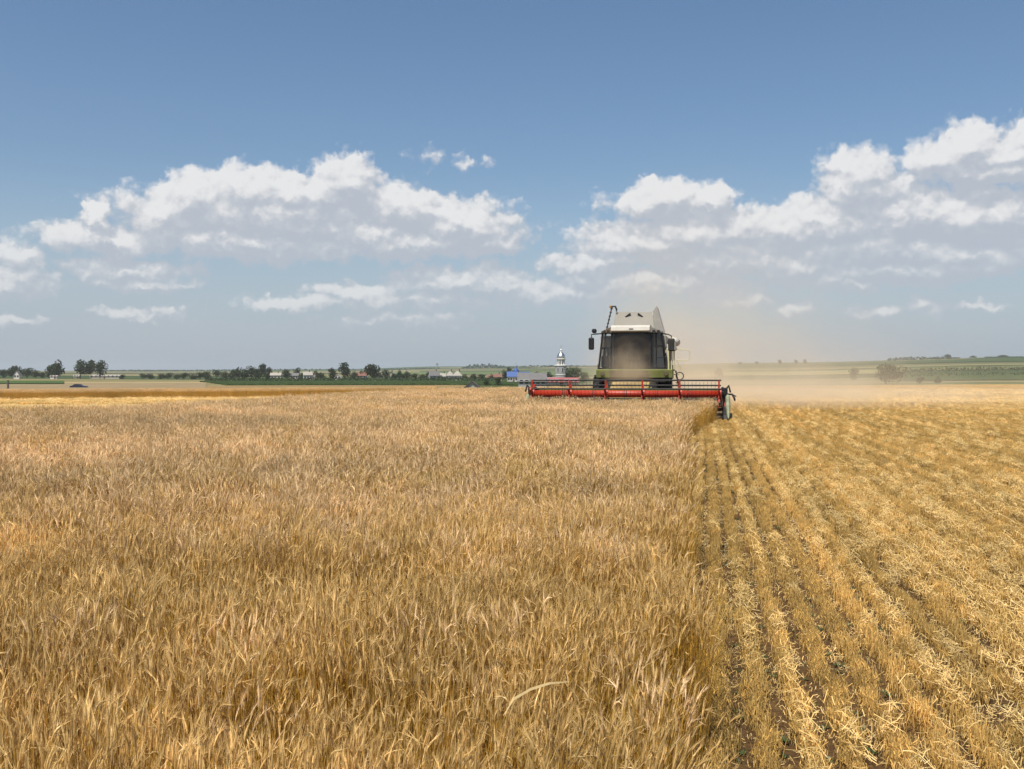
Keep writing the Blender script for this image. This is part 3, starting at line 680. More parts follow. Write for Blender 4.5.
def wood(name, px0, px1, d, y0, y1, n, label, base=(.05, .072, .03)):
    """a far-off wood that reads as one mass"""
    r = np.random.default_rng(int(px0)); V = []; Fc = []; C = []; k0 = 0; s = d / F
    for i in range(n):
        px = r.uniform(px0, px1); q = (px - px0) / (px1 - px0); env = (1 - abs(2 * q - 1) ** 3) * (.7 + .3 * math.sin(px * 1.3 + px0) * math.sin(px * .37))
        dd = d + r.uniform(-30, 30); x = (px - 512) / F * dd; g = gz(x, dd); top = max(g + 1.5, CAM_H - (y1 + (y0 - y1) * env - 375) * s)
        p = np.array([x, dd, r.uniform(g, top)]); u = r.normal(0, 1, 3); u /= np.linalg.norm(u); v = np.cross(u, r.normal(0, 1, 3)); v /= np.linalg.norm(v); L = s * r.uniform(.5, 1.2)
        V.append([p + u * L, p + v * L * .7, p - u * L, p - v * L * .7]); Fc.append((k0, k0 + 1, k0 + 2, k0 + 3)); k0 += 4; C.append(np.tile(np.array([*(np.array(base) * r.uniform(.7, 1.3)), 1]), (4, 1)))
    me = pack(name, V, Fc, C); me.materials.append(leaf_material()); o = bpy.data.objects.new(name, me); COL.objects.link(o); tag(o, label, 'wood', kind='stuff')
wood('far_woods', 462, 508, 2500, 363, 368, 700, 'far bluish wood on the hill crest behind the village')
wood('far_woods', 104, 186, 2500, 369.6, 372, 700, 'thin dark line of far woods on the flat horizon')
wood('far_woods', 186, 440, 2500, 368.6, 370.4, 900, 'low far tree line along the horizon over the village')
wood('far_woods', 505, 600, 2450, 364.6, 367.3, 500, 'far tree line on the crest behind the church tower')
wood('far_woods', 888, 960, 1650, 356.6, 358.6, 600, 'dark tree line along the hill crest')
wood('far_woods', 985, 1060, 1650, 356.6, 358.3, 500, 'dark tree line at the high end of the hill crest')
wood('hedge_foliage', 205, 345, 445, 377.0, 381.8, 2600, 'dark hedge between the green crop and the village')
wood('hedge_foliage', 345, 500, 520, 377.2, 381, 3200, 'dark undergrowth along the foot of the village houses')
wood('hillside_bushes', 905, 1060, 700, 366, 373, 900, 'dark scrub along the field edges of the green hill', (.05, .075, .028))
wood('hillside_bushes', 905, 1060, 560, 372, 377, 700, 'scattered bushes over the green hillside', (.07, .10, .04))

# ------------------------------------------------------------------ village
WHITE = mat('whitewash', (.58, .56, .52), .9, noise=.08, nscale=.6); CREAM = mat('cream render', (.47, .42, .33), .9, noise=.1, nscale=.6)
BEIGE = mat('beige render', (.36, .31, .25), .9, noise=.12, nscale=.6); GREYW = mat('grey block', (.34, .33, .31), .95, noise=.15, nscale=.8)
R_BROWN = mat('brown roof', (.17, .12, .095), .9, noise=.2, nscale=1); R_RED = mat('red tile', (.20, .10, .075), .9, noise=.2, nscale=1); R_GREY = mat('grey roof', (.15, .144, .138), .8, noise=.15, nscale=1)
R_BLUE = mat('blue sheet roof', (.03, .085, .27), .5, noise=.1, nscale=.7); R_DARK = mat('dark roof', (.10, .085, .08), .9, noise=.2, nscale=1); R_PALE = mat('pale roof', (.34, .31, .27), .8, noise=.12, nscale=1)
PANE = mat('window pane', (.03, .035, .04), .15, spec=.5); DOOR = mat('door wood', (.13, .085, .05), .8, noise=.2)

def house(px, wpx, d, hw, hr, wall, roof, label, name='house', rz=0., depth=None, hip=False, nwin=3, drop=0., gable_front=False, cat='house', chimney=True, door=True):
    p = at(px, d); w = wpx * d / F; dp = depth or w * .75; t = thing(name, p - Vector((0, 0, .2 + drop)), label, cat, None, rz)
    hw = hw + .2 + drop
    X, Y = w / 2, dp / 2; b = MB()
    ax = 'y' if gable_front else 'x'
    if hip: b.box((0, 0, hw / 2), (w, dp, hw))
    elif gable_front: b.prism([(-X, 0), (X, 0), (X, hw), (0, hw + hr), (-X, hw)], -Y, Y, 'y')
    else: b.prism([(-Y, 0), (Y, 0), (Y, hw), (0, hw + hr), (-Y, hw)], -X, X, 'x')
    b.build('wall', wall, t)
    o = .35; r = MB(); k = hr / (X if gable_front else Y); th = .14
    if hip:
        rx = max(X - Y, .05) if X > Y else .05
        v = [(-X - o, -Y - o, hw), (X + o, -Y - o, hw), (X + o, Y + o, hw), (-X - o, Y + o, hw), (-rx, 0, hw + hr), (rx, 0, hw + hr)]
        r.add(v, [(3, 2, 1, 0), (0, 1, 5, 4), (1, 2, 5), (2, 3, 4, 5), (3, 0, 4)])
    elif gable_front:
        for s in (-1, 1): r.slab([(s * (X + o), -Y - o, hw - k * o + .02), (0, -Y - o, hw + hr + .02), (0, Y + o, hw + hr + .02), (s * (X + o), Y + o, hw - k * o + .02)], th if s < 0 else -th)
    else:
        for s in (-1, 1): r.slab([(-X - o, s * (Y + o), hw - k * o + .02), (X + o, s * (Y + o), hw - k * o + .02), (X + o, 0, hw + hr + .02), (-X - o, 0, hw + hr + .02)], th if s < 0 else -th)
    rf = r.build('roof', roof, t)
    if chimney: MB().box((X * .45, 0, hw + hr * .9 + .3), (.5, .5, hr * .6 + .8)).build('chimney', R_DARK, rf)
    wins = [(-X + w * (i + .5) / nwin) for i in range(nwin)]
    for i, x in enumerate(wins):
        if door and i == nwin // 2:
            MB().box((x, -Y - .02, 1.05 + drop + .15), (.95, .08, 2.1)).build('door', DOOR, t); continue
        wz = drop + 1.7; f = MB().box((x, -Y - .015, wz), (1.25, .09, 1.4)).build('window', WHITE, t); MB().box((x, -Y - .05, wz), (1.0, .06, 1.15)).build('pane', PANE, f)
    return t

house(17.5, 5.5, 560, 2.2, 2.4, WHITE, R_GREY, 'small white gable-end house tucked under the domed trees', gable_front=True, nwin=2, chimney=False, door=False)
house(54.5, 6.5, 570, 1.5, .5, WHITE, R_PALE, 'small low white shed at the foot of the large lone tree', 'shed', nwin=2, depth=3, chimney=False, cat='shed')
house(107, 29, 620, 1.6, .8, CREAM, R_PALE, 'very long low pale farm shed beside the three big trees', 'farm_shed', nwin=7, depth=8, chimney=False, cat='shed')
house(77, 5, 640, 1.4, .8, BEIGE, R_PALE, 'tiny pale shed half hidden under the first big tree', 'shed', nwin=2, chimney=False, cat='shed')
house(276, 10, 560, 2.7, 1.3, CREAM, R_PALE, 'cream house with pale roof at the edge of the tree belt', rz=.1)
house(295, 8, 600, 2.5, 1.4, BEIGE, R_GREY, 'beige house with grey roof between two dark trees', rz=-.1)
house(307.5, 8.5, 560, 3.0, 1.6, WHITE, R_PALE, 'white house with pale roof seen slightly from the corner', rz=.35)
house(314.5, 4, 580, 2.6, 1.2, BEIGE, R_RED, 'small beige house with a reddish roof beside the white corner house', gable_front=True, nwin=2)
house(338, 5.5, 520, 1.7, 1.6, WHITE, R_PALE, 'small bright white house at the foot of the tall oval tree', gable_front=True, nwin=2, chimney=False, door=False)
house(362, 9, 600, 2.6, 2.0, BEIGE, R_RED, 'beige house with red tiled roof beside the broad oval tree')
house(381.5, 5, 620, 3.2, 1.6, CREAM, R_BROWN, 'narrow cream house with brown roof in the trees', gable_front=True, nwin=2)
house(391, 5, 640, 3.4, 1.4, BEIGE, R_GREY, 'narrow beige house with grey roof in the trees', gable_front=True, nwin=2)
house(434, 10, 580, 2.8, 2.4, GREYW, R_GREY, 'grey house with grey pitched roof among low trees', rz=.3)
house(443, 6, 600, 2.4, 1.6, BEIGE, R_PALE, 'beige house with pale roof beside the pair of hip roofed houses', rz=-.2)
house(450, 7, 540, 2.6, 2.4, WHITE, R_PALE, 'first white hip roofed house of the pair, the one with the steeper roof', hip=True, nwin=3)
house(457.5, 8.5, 532, 2.6, 2.5, WHITE, R_PALE, 'second white hip roofed house of the pair, the wider one', hip=True, nwin=4)
house(472.5, 15, 200, .35, 1.25, GREYW, R_DARK, 'dark shed gable poking up just over the wheat edge', 'shed', gable_front=True, nwin=0, depth=5, chimney=False, cat='shed', door=False)
house(497.5, 8, 560, 2.4, 1.6, BEIGE, R_RED, 'house with red tiled roof behind two small bushy trees', nwin=3)
house(490, 5, 580, 2.2, 1.2, GREYW, R_RED, 'little grey house with a reddish roof in the greenery')
house(512.5, 10, 520, 3.0, 2.3, WHITE, R_BLUE, 'white chapel hall with bright blue roof under the blue spire', nwin=4, chimney=False)
house(525, 9, 530, 3.0, 2.4, WHITE, R_BLUE, 'white house with bright blue pitched roof next to the chapel hall', nwin=4, chimney=False, rz=.15)
house(520, 6, 420, 3.2, 1.4, WHITE, R_PALE, 'white house gable in front of the blue roofs', gable_front=True, nwin=2, chimney=False)
house(532, 27, 270, 1.6, 2.2, GREYW, R_GREY, 'wide grey barn roof right behind the end of the header', 'barn', nwin=5, depth=9, chimney=False, cat='barn', drop=.5)
house(561, 33, 310, 1.3, 1.2, BEIGE, mat('faded red sheet roof', (.34, .10, .10), .8, noise=.15, nscale=1), 'long low building with faded red roof in front of the church tower', 'barn', nwin=7, depth=7, chimney=False, cat='barn')
house(548, 15, 540, 2.0, .9, CREAM, R_PALE, 'long pale low house between the barn and the church tower', nwin=5, chimney=False)

def blue_spire():
    p = at(516, 524); t = thing('chapel_spire', p, 'small blue onion spire rising beside the blue roofed chapel hall', 'spire')
    MB().lathe([(1.3, 0), (1.3, 4.6), (1.5, 4.7), (1.5, 5.0)], 10).build('drum', WHITE, t)
    MB().lathe([(1.35, 5.0), (1.7, 5.5), (1.5, 6.2), (.8, 6.9), (.3, 7.5), (.1, 8.4), (.05, 9.)], 12).build('dome', R_BLUE, t, True)
    b = MB().box((0, 0, 9.5), (.12, .12, 1.4)); b.box((0, 0, 9.7), (.7, .12, .12)).build('cross', R_PALE, t)
blue_spire()

def church():
    d = 700; p = at(561, d); s = d / F; z = lambda y: CAM_H - (y - 375) * s - p.z
    t = thing('church_tower', p, 'round grey church tower with white lantern, silver dome and cross', 'church')
    stone = mat('church stone', (.30, .29, .285), .95, noise=.12, nscale=.5); stonel = mat('church trim', (.60, .57, .52), .9, noise=.08); metal = mat('silver dome', (.62, .58, .50), .32, 1., noise=.08, nscale=.6)
    r = 3.9
    MB().lathe([(r + .5, -1), (r + .5, 1.2), (r, 1.5), (r, z(366.2))], 16).build('tower_wall', stone, t)
    MB().lathe([(r + .1, z(366.2)), (r + .45, z(365.8)), (r + .45, z(365.2)), (r - .3, z(364.8))], 16).build('cornice', stonel, t)
    MB().lathe([(r + .02, z(375.2)), (r + .22, z(375.0)), (r + .22, z(374.6)), (r + .02, z(374.4))], 16).build('string_course', stonel, t)
    for k in range(8):
        a = k * math.pi / 4 + .2; c, sn = math.cos(a), math.sin(a)
        w = MB().box((c * r, sn * r, z(370)), (.25, 1.1, 3.2), (0, 0, a)).build('window', stonel, t)
        MB().box((c * (r + .08), sn * (r + .08), z(370)), (.2, .8, 2.8), (0, 0, a)).build('pane', PANE, w)
    rl = 2.9
    for k in range(8):
        a = k * math.pi / 4 + .1; MB().lathe([(.55, z(364.8)), (.42, z(364.4)), (.42, z(359.9)), (.55, z(359.5))], 8, (math.cos(a) * (rl - .5), math.sin(a) * (rl - .5), 0)).build('lantern_column', WHITE, t)
    MB().lathe([(1.25, z(364.8)), (1.25, z(359.5))], 10).build('lantern_core', stonel, t)
    MB().lathe([(rl, z(359.6)), (rl + .35, z(359.3)), (rl + .35, z(358.6)), (rl - .2, z(358.4))], 16).build('lantern_cornice', stonel, t)
    MB().lathe([(rl, z(358.5)), (rl + .12, z(357.4)), (rl - .05, z(356)), (rl * .83, z(354.5)), (rl * .55, z(353)), (.8, z(352.2)), (.55, z(351.5)), (.75, z(350.6)), (.5, z(349.6)), (.15, z(349)), (.06, z(348.4))], 20).build('dome', metal, t, True)
    b = MB().box((0, 0, z(346.6)), (.22, .22, 2.8)); b.box((0, 0, z(346.3)), (1.3, .2, .22)).build('cross', metal, t)
church()

def small_things():
    # water tower on the far rise
    d = 2500; p = at(437, d); s = d / F; h = CAM_H - (362.6 - 375) * s - p.z; t = thing('water_tower', p, 'tiny water tower standing on the far flat horizon', 'tower')
    MB().lathe([(1.2, -2), (1.0, h * .55)], 8).build('shaft', GREYW, t); MB().lathe([(1., h * .55), (3.2, h * .68), (3.2, h * .95), (.4, h)], 12).build('tank', GREYW, t)
    # marker post at the field side
    d = 185; p = at(8, d); h = CAM_H - (380.5 - 375) * d / F - p.z
    t = thing('marker_post', p, 'dark squat wooden post standing alone in the field strip', 'post')
    b = MB(); b.box((0, 0, h / 2 - .15), (.30, .26, h + .3), bev=.03); b.prism([(-.15, h), (.15, h), (0, h + .10)], -.13, .13, 'y'); b.build('post', R_DARK, t)
    b = MB(); b.box((.12, 0, .22), (.34, .34, .5), (0, .12, 0), bev=.03).build('brace', R_DARK, t)
    # parked car beyond the wheat strip
    d = 262; p = at(79, d); t = thing('parked_car', p + Vector((0, 0, -.25)), 'dark blue car parked behind the far wheat strip', 'car', None, .12)
    paint = mat('dark blue paint', (.02, .027, .07), .25, .3, spec=.6); rub = mat('tyre rubber', (.02, .02, .02), .85, noise=.2); chrome = mat('grey steel', (.35, .35, .35), .4, .8)
    body = [(-2.05, .30), (2.05, .30), (2.12, .62), (1.95, .86), (1.0, .95), (-1.5, .98), (-2.05, .92), (-2.12, .55)]
    MB().prism(body, -.82, .82, 'y').build('body', paint, t)
    cabp = [(1.0, .95), (.35, 1.40), (-.95, 1.42), (-1.6, .97)]
    MB().prism(cabp, -.70, .70, 'y').build('roof', paint, t)
    for sgn in (-1, 1):
        f = MB().prism([(.84, .98), (.30, 1.34), (-.25, 1.35), (-.25, .98)], sgn * .705, sgn * .715, 'y').build('window', PANE, t)
        f = MB().prism([(-.35, .98), (-.35, 1.35), (-.92, 1.35), (-1.40, .99)], sgn * .705, sgn * .715, 'y').build('window', PANE, t)
        for x in (-1.3, 1.3):
            w = MB().lathe([(.22, -.1), (.31, -.1), (.32, 0), (.31, .1), (.22, .1)], 16, (x, sgn * .76, .31), 'y').build('wheel', rub, t)
            MB().lathe([(.2, -.11), (.2, .11)], 12, (x, sgn * .76, .31), 'y').build('rim', chrome, w)
small_things()

# ------------------------------------------------------------------ the combine harvester
def harvester():
    t = thing('combine_harvester', (HX, HY, 0), 'combine harvester cutting wheat in a dust cloud behind its wide red reel', 'combine harvester', None, HEAD_YAW)
    RED = mat('red paint', (.38, .032, .012), .42, noise=.12, nscale=3, spec=.4); GREEN = mat('lime green paint', (.175, .19, .055), .65, noise=.3, nscale=2); OFFW = mat('dusty white paint', (.52, .49, .42), .7, noise=.14, nscale=2)
    TANK = mat('dusty grain tank', (.27, .252, .212), .8, noise=.08, nscale=1.5); DARK = mat('dark steel', (.032, .03, .028), .6, noise=.3, nscale=4); BLACK = mat('black plastic', (.018, .018, .019), .5, noise=.1)
    STEEL = mat('worn steel', (.36, .34, .31), .4, .7, noise=.2, nscale=4); RUB = mat('tyre rubber', (.02, .02, .02), .85, noise=.2); RIM = mat('pale rim', (.55, .56, .50), .6, noise=.15); YEL = mat('pale yellow rail', (.60, .55, .32), .5, noise=.1)
    DUSTY = mat('dusty dark panel', (.14, .105, .065), .9, noise=.35, nscale=2); STRAW = mat('straw in feeder', (.42, .29, .11), .9, noise=.4, nscale=9, bump=.6); LAMP = mat('lamp glass', (.75, .75, .70), .15, spec=.6)
    GL = bpy.data.materials.new('cab glass'); GL.use_nodes = True; T = NT(GL.node_tree); T.t.nodes.clear(); out = T.n('ShaderNodeOutputMaterial'); gl = T.n('ShaderNodeBsdfGlossy'); gl.inputs['Roughness'].default_value = .08; tr = T.n('ShaderNodeBsdfTransparent'); tr.inputs[0].default_value = (.80, .82, .80, 1); df = T.n('ShaderNodeBsdfDiffuse'); df.inputs[0].default_value = (.30, .21, .12, 1)
    m1 = T.n('ShaderNodeMixShader'); fr = T.n('ShaderNodeFresnel'); T.put(m1.inputs[0], fr.outputs[0]); T.put(m1.inputs[1], tr.outputs[0]); T.put(m1.inputs[2], gl.outputs[0]); tc = T.n('ShaderNodeTexCoord'); nz = T.noise(tc.outputs['Object'], 1.6, 4, .6)
    m2 = T.n('ShaderNodeMixShader'); T.put(m2.inputs[0], T.mr(nz.outputs[0], .35, .75, .03, .16)); T.put(m2.inputs[1], m1.outputs[0]); T.put(m2.inputs[2], df.outputs[0]); T.put(out.inputs[0], m2.outputs[0])

    # ---- header: trough, back sheet, auger, knife
    W_ = 3.66; b = MB()
    b.prism([(.05, .12), (1.05, .16), (1.25, .35), (1.25, 1.02), (1.18, 1.02), (1.16, .42), (1.0, .24), (.05, .17)], -W_, W_, 'x'); trough = b.build('header_trough', DUSTY, t)
    MB().box((0, 1.22, 1.08), (2 * W_, .14, .14), bev=.02).build('header_beam', GREEN, trough)
    b = MB(); b.tube([(-W_, .62, .52), (W_, .62, .52)], .20, 14)
    for sgn in (-1, 1):
        hx = []
        for k in range(90):
            a = k * .55 * sgn; x = sgn * (W_ - .05 - k * .034); hx.append((x, .62 + math.cos(a) * .29, .52 + math.sin(a) * .29))
        b.tube(hx, .03, 5)
    b.build('feed_auger', STEEL, trough, True)
    b = MB(); b.box((0, .0, .14), (2 * W_, .10, .05))
    for k in range(96): x = -W_ + .04 + k * (2 * W_ - .08) / 95; b.add([(x - .02, -.05, .125), (x + .02, -.05, .125), (x, -.20, .14), (x, -.05, .16)], [(0, 1, 2), (0, 2, 3), (1, 3, 2), (0, 3, 1)])
    b.build('knife_bar', STEEL, trough)
    for sgn in (-1, 1):
        b = MB(); b.prism([(-.15, .10), (1.28, .12), (1.28, 1.12), (.55, 1.12), (.1, .75)], sgn * W_, sgn * (W_ + .06), 'x'); b.build('header_side_plate', RED if sgn > 0 else DARK, t)
        # crop divider: pointed nose cone ahead of the side plate
        b = MB(); x = sgn * (W_ + .12); secs = [(.35, .90, .06, .10), (.0, .78, .095, .20), (-.5, .50, .09, .20), (-.95, .26, .06, .13), (-1.25, .13, .02, .03)]; v = []; f = []
        for (y, z, rx, rz_) in secs: v += [(x + math.cos(a) * rx, y, z + math.sin(a) * rz_) for a in [2 * math.pi * k / 10 for k in range(10)]]
        for i in range(4):
            for k in range(10): f.append((i * 10 + k, i * 10 + (k + 1) % 10, i * 10 + 10 + (k + 1) % 10, i * 10 + 10 + k))
        f += [tuple(range(10)), tuple(range(49, 39, -1))]
        b.add(v, f); dv = b.build('crop_divider', mat('dusty pale green paint', (.23, .25, .155), .75, noise=.5, nscale=3), t, True)
        MB().prism([(-.95, .08), (.4, .08), (.4, .62), (-.1, .50), (-.75, .28)], x - sgn * .16, x - sgn * .02, 'x').box((x, -.30, .16), (.30, 1.0, .20), (-.12, 0, 0), bev=.03).build('divider_foot', DARK, dv)
        # hydraulic drive and bracket standing at the end
        b = MB(); b.box((sgn * (W_ + .02), .15, 1.02), (.20, .34, .42), bev=.03); b.tube([(sgn * (W_ + .05), .2, 1.15), (sgn * (W_ + .16), .05, 1.30), (sgn * (W_ + .22), .0, 1.05)], .035, 6)
        if sgn > 0: b.tube([(W_ + .1, .1, .98), (W_ + .28, .0, .98), (W_ + .36, -.05, .84), (W_ + .38, -.05, .74)], .04, 6); b.tube([(W_ + .28, 0, .98), (W_ + .43, .0, .90)], .025, 6)
        b.build('reel_drive', BLACK, t)
        # reel arm
        b = MB(); b.tube([(sgn * (W_ - .06), 1.2, 1.12), (sgn * (W_ - .06), .5, 1.2), (sgn * (W_ - .06), -.1, 1.02)], .06, 6).build('reel_arm', DARK, t)

    # ---- reel: centre tube, spiders, six tined bats
    ry, rz_, rad = -.12, .985, .52; RW = W_ - .12
    reel = MB().tube([(-RW, ry, rz_), (RW, ry, rz_)], .135, 18).build('reel_tube', RED, t, True)
    b = MB()
    for k in range(1, 6):
        for o in (-.06, .02): b.tube([(-RW + 2 * RW * k / 6 + o + .45 * 0, ry, rz_), (-RW + 2 * RW * k / 6 + o + .02, ry, rz_)], .142, 18)
    b.build('tube_clamp', DARK, reel)
    ang = [R(90 + 8 + 60 * k) for k in range(6)]
    xs = [-RW + .02, -RW * .585, -RW * .195, RW * .195, RW * .585, RW - .02]
    for x in xs:
        b = MB(); b.lathe([(.19, -.03), (.19, .03)], 14, (x, ry, rz_), 'x')
        pts = [(x, ry + math.cos(a) * rad, rz_ + math.sin(a) * rad) for a in ang]
        for k in range(6):
            a = ang[k]; c = Vector((x, ry, rz_)); q = Vector(pts[k]); e = Vector((0, -math.sin(a), math.cos(a))); u = (q - c)
            b.slab([tuple(c + u * .2 - e * .09 + Vector((-.03, 0, 0))), tuple(c + u * .2 + e * .09 + Vector((-.03, 0, 0))), tuple(q + e * .04 + Vector((-.03, 0, 0))), tuple(q - e * .04 + Vector((-.03, 0, 0)))], .06)
        b.build('reel_spider', RED, t)
    for k, a in enumerate(ang):
        y, z = ry + math.cos(a) * rad, rz_ + math.sin(a) * rad; b = MB(); b.tube([(-RW, y, z), (RW, y, z)], .030, 8)
        for q in range(50):
            x = -RW + .07 + q * (2 * RW - .14) / 49; b.tube([(x, y, z), (x, y - .02, z - .12), (x, y + .04, z - .24)], .005, 4, cap=False)
        b.build('reel_bat', DARK, t)

    # ---- feeder house
    b = MB(); b.prism([(1.1, .35), (3.4, .75), (3.4, 1.65), (1.1, 1.02)], -.75, .75, 'x'); fh = b.build('feeder_house', STRAW, t)
    b = MB(); [b.box((sx * .80, 2.2, 1.02), (.08, 2.2, .2), (R(14), 0, 0)) for sx in (-1, 1)]; b.build('feeder_rail', GREEN, fh)

    # ---- chassis and body
    MB().box((0, 5.4, 1.25), (2.1, 5.6, .9), bev=.05).build('chassis', DARK, t)
    b = MB(); b.prism([(4.1, 1.5), (9.2, 1.5), (9.6, 1.9), (9.6, 2.7), (8.9, 3.0), (4.1, 3.0)], -1.45, 1.45, 'x'); body = b.build('body_shell', OFFW, t)
    for sgn in (-1, 1):
        MB().prism([(4.15, 1.45), (8.8, 1.55), (8.6, 2.15), (4.15, 2.15)], sgn * 1.452, sgn * 1.53, 'x').build('side_panel', GREEN, body)
        MB().prism([(5.0, 2.3), (8.2, 2.3), (8.0, 2.85), (5.2, 2.85)], sgn * 1.452, sgn * 1.50, 'x').build('side_grille', DARK, body)
    MB().prism([(9.5, 1.0), (10.4, .7), (10.4, 1.6), (9.5, 2.4)], -1.0, 1.0, 'x').build('straw_chopper', DARK, t)
    MB().box((0, 7.9, 3.25), (2.6, 2.0, .55), bev=.12).build('engine_hood', OFFW, t)
    ex = MB().tube([(.9, 7.2, 3.3), (.9, 7.2, 4.0), (.9, 7.35, 4.12)], .07, 10).build('exhaust_pipe', STEEL, t)
    MB().tube([(1.62, 4.6, 3.1), (1.62, 9.9, 3.25)], .19, 14).build('unloading_auger', OFFW, t, True)
    # ---- grain tank with raised extensions
    zb, zt = 3.0, 4.42
    MB().box((0, 5.5, 3.1), (2.75, 2.9, .5), bev=.02).build('grain_tank', TANK, t)
    y0, yt, y1 = 4.05, 4.62, 6.9; xb, xt = .90, .76
    ext = MB().slab([(-xb, y0, 3.3), (xb, y0, 3.3), (xt, yt, zt - .06), (-xt, yt, zt - .06)], .03).build('tank_front_flap', TANK, t)
    b = MB(); b.slab([(-.78, y0 - .035, 3.36), (.78, y0 - .035, 3.36), (.06, yt - .12, zt - .16), (-.06, yt - .12, zt - .16)], .02).build('flap_gusset', TANK, ext)
    for sgn in (-1, 1): MB().box((sgn * .26, yt - .13, zt - .19), (.26, .04, .07), (0, sgn * .65, 0)).build('flap_latch', BLACK, ext)
    MB().slab([(-xb, y1, 3.3), (xb, y1, 3.3), (xt, y1 - .1, zt - .06), (-xt, y1 - .1, zt - .06)], .03).build('tank_rear_flap', TANK, t)
    rs = MB().slab([(xb + .0, y0, 3.3), (xb + .0, y1, 3.3), (xt + .02, y1 - .1, zt), (xt + .02, yt, zt)], .03).build('tank_side_flap', TANK, t)
    MB().slab([(1.30, y0 + .1, 3.28), (1.30, y1, 3.28), (.93, y1 - .1, zt + .22), (.93, yt, zt + .22)], -.04).build('tank_outer_flap', OFFW, t)
    MB().slab([(xb + .012, y0 + .01, 3.3), (1.29, y0 + .1, 3.28), (.925, yt + .01, zt + .20), (xt + .02, yt + .01, zt - .03)], .02).build('added_corner_panel', mat('grey corner panel', (.235, .22, .19), .85, noise=.1), t)  # added panel: covers the shaded gap with a face that catches the sun
    MB().slab([(-xb, y0, 3.3), (-xb, y1, 3.3), (-xt, y1 - .1, zt - .06), (-xt, yt, zt - .06)], -.03).build('tank_side_flap', TANK, t)
    b = MB(); b.tube([(-1.20, y0 - .1, 3.25), (-.96, yt - .1, zt + .10)], .030, 6)
    for k in range(9):
        u = k / 8; b.box((-1.20 + .24 * u - .0, y0 - .1 + .57 * u, 3.25 + 1.27 * u), (.09, .06, .05))
    b.tube([(-.97, yt - .1, zt + .10), (-.92, yt - .1, zt + .20), (-.80, yt - .1, zt + .20), (-.74, yt - .1, zt + .06), (-.75, yt - .1, zt - .02)], .045, 6); b.build('tank_ladder_rail', DARK, t)
    MB().lathe([(.05, 0), (.05, .08), (.03, .11)], 10, (-1.0, yt - .1, zt + .14)).build('beacon', mat('amber lamp', (.34, .17, .05), .5), t)

    # ---- cab
    cy0, cy1 = 2.75, 4.0; zf, zr = 1.94, 3.42
    MB().prism([(cy0 - .12, zf - .02), (cy1, zf - .02), (cy1, zf + .06), (cy0 - .12, zf + .06)], -1.35, 1.38, 'x').build('cab_floor', DARK, t)
    b = MB()
    P = lambda a, q, r_=.04: b.tube([a, q], r_, 6)
    P((-1.34, cy0 + .12, zf), (-1.18, cy0 + .18, zr)); P((-.82, cy0 - .1, zf), (-.78, cy0, zr), .05); P((.78, cy0 - .1, zf), (.78, cy0, zr), .05)
    P((1.20, cy0 + .18, zr), (1.40, cy0 + .16, zf + .5)); b.tube([(1.40, cy0 + .16, zf + .5), (1.38, cy0 + .16, zf + .12), (1.22, cy0 + .16, zf + .02)], .045, 6)
    P((-1.28, cy1, zf), (-1.16, cy1, zr)); P((1.34, cy1, zf), (1.2, cy1, zr)); P((1.02, cy0 + .05, zf), (1.0, cy0 + .1, zr), .03)
    P((-1.20, cy0 + .18, zr), (1.22, cy0 + .18, zr)); P((-1.26, cy0 + .14, 2.82), (-.82, cy0 - .05, 2.82), .02); P((.8, cy0, 2.9), (1.25, cy0 + .15, 2.9), .02); P((1.0, cy0, 2.4), (1.36, cy0 + .15, 2.4), .018)
    b.build('cab_frame', BLACK, t)
    MB().box((0, cy1 + .02, (zf + zr) / 2), (1.66, .05, zr - zf)).build('cab_rear_wall', mat('cab lining', (.016, .012, .009), 1, noise=.2, spec=0), t)
    b = MB(); n = 9; v = []
    for k in range(n + 1):
        x = -.76 + 1.52 * k / n; yb = cy0 - .12 - .14 * (1 - (x / .76) ** 2); v += [(x, yb, zf + .08), (x, yb + .06, zr - .02)]
    b.add(v, [(2 * k, 2 * k + 2, 2 * k + 3, 2 * k + 1) for k in range(n)]); b.build('windscreen', GL, t, True)
    for sgn, xo, xi, xot in ((-1, 1.33, .83, 1.17), (1, 1.34, .80, 1.19)):
        MB().add([(sgn * xi, cy0 - .08, zf + .08), (sgn * xo, cy0 + .12, zf + .08), (sgn * xot, cy0 + .18, zr - .03), (sgn * xi, cy0, zr - .03)], [(0, 1, 2, 3)]).build('corner_window', GL, t)
        MB().add([(sgn * xo, cy0 + .14, zf + .08), (sgn * (xo - .04), cy1, zf + .08), (sgn * (xot - .01), cy1, zr - .03), (sgn * xot, cy0 + .2, zr - .03)], [(0, 1, 2, 3)]).build('side_window', GL, t)
    # operator seat, column and wheel
    b = MB(); b.box((0, 3.55, 2.35), (.55, .5, .16), bev=.05); b.box((0, 3.78, 2.72), (.52, .14, .7), (R(-8), 0, 0), .05); b.box((0, 3.55, 2.1), (.35, .35, .4)); b.build('operator_seat', BLACK, t)
    b = MB(); b.tube([(0, 3.0, 1.95), (0, 3.15, 2.5)], .05, 8).build('steering_column', BLACK, t)
    ring = [(math.cos(a) * .2, 3.17 + math.sin(a) * .06, 2.52 + math.sin(a) * .18) for a in [2 * math.pi * k / 16 for k in range(17)]]; MB().tube(ring, .018, 6, cap=False).build('steering_wheel', BLACK, t)
    b = MB(); b.box((-1.1, 3.3, 2.25), (.3, .4, .5), bev=.04); b.box((-1.0, 3.5, 2.6), (.10, .1, .4), bev=.02); b.build('control_console', BLACK, t)
    # roof: white visor in front, dark corners
    sec = [(-.12, 3.42), (-.30, 3.50), (-.26, 3.64), (.05, 3.73), (1.35, 3.76), (1.35, 3.44)]
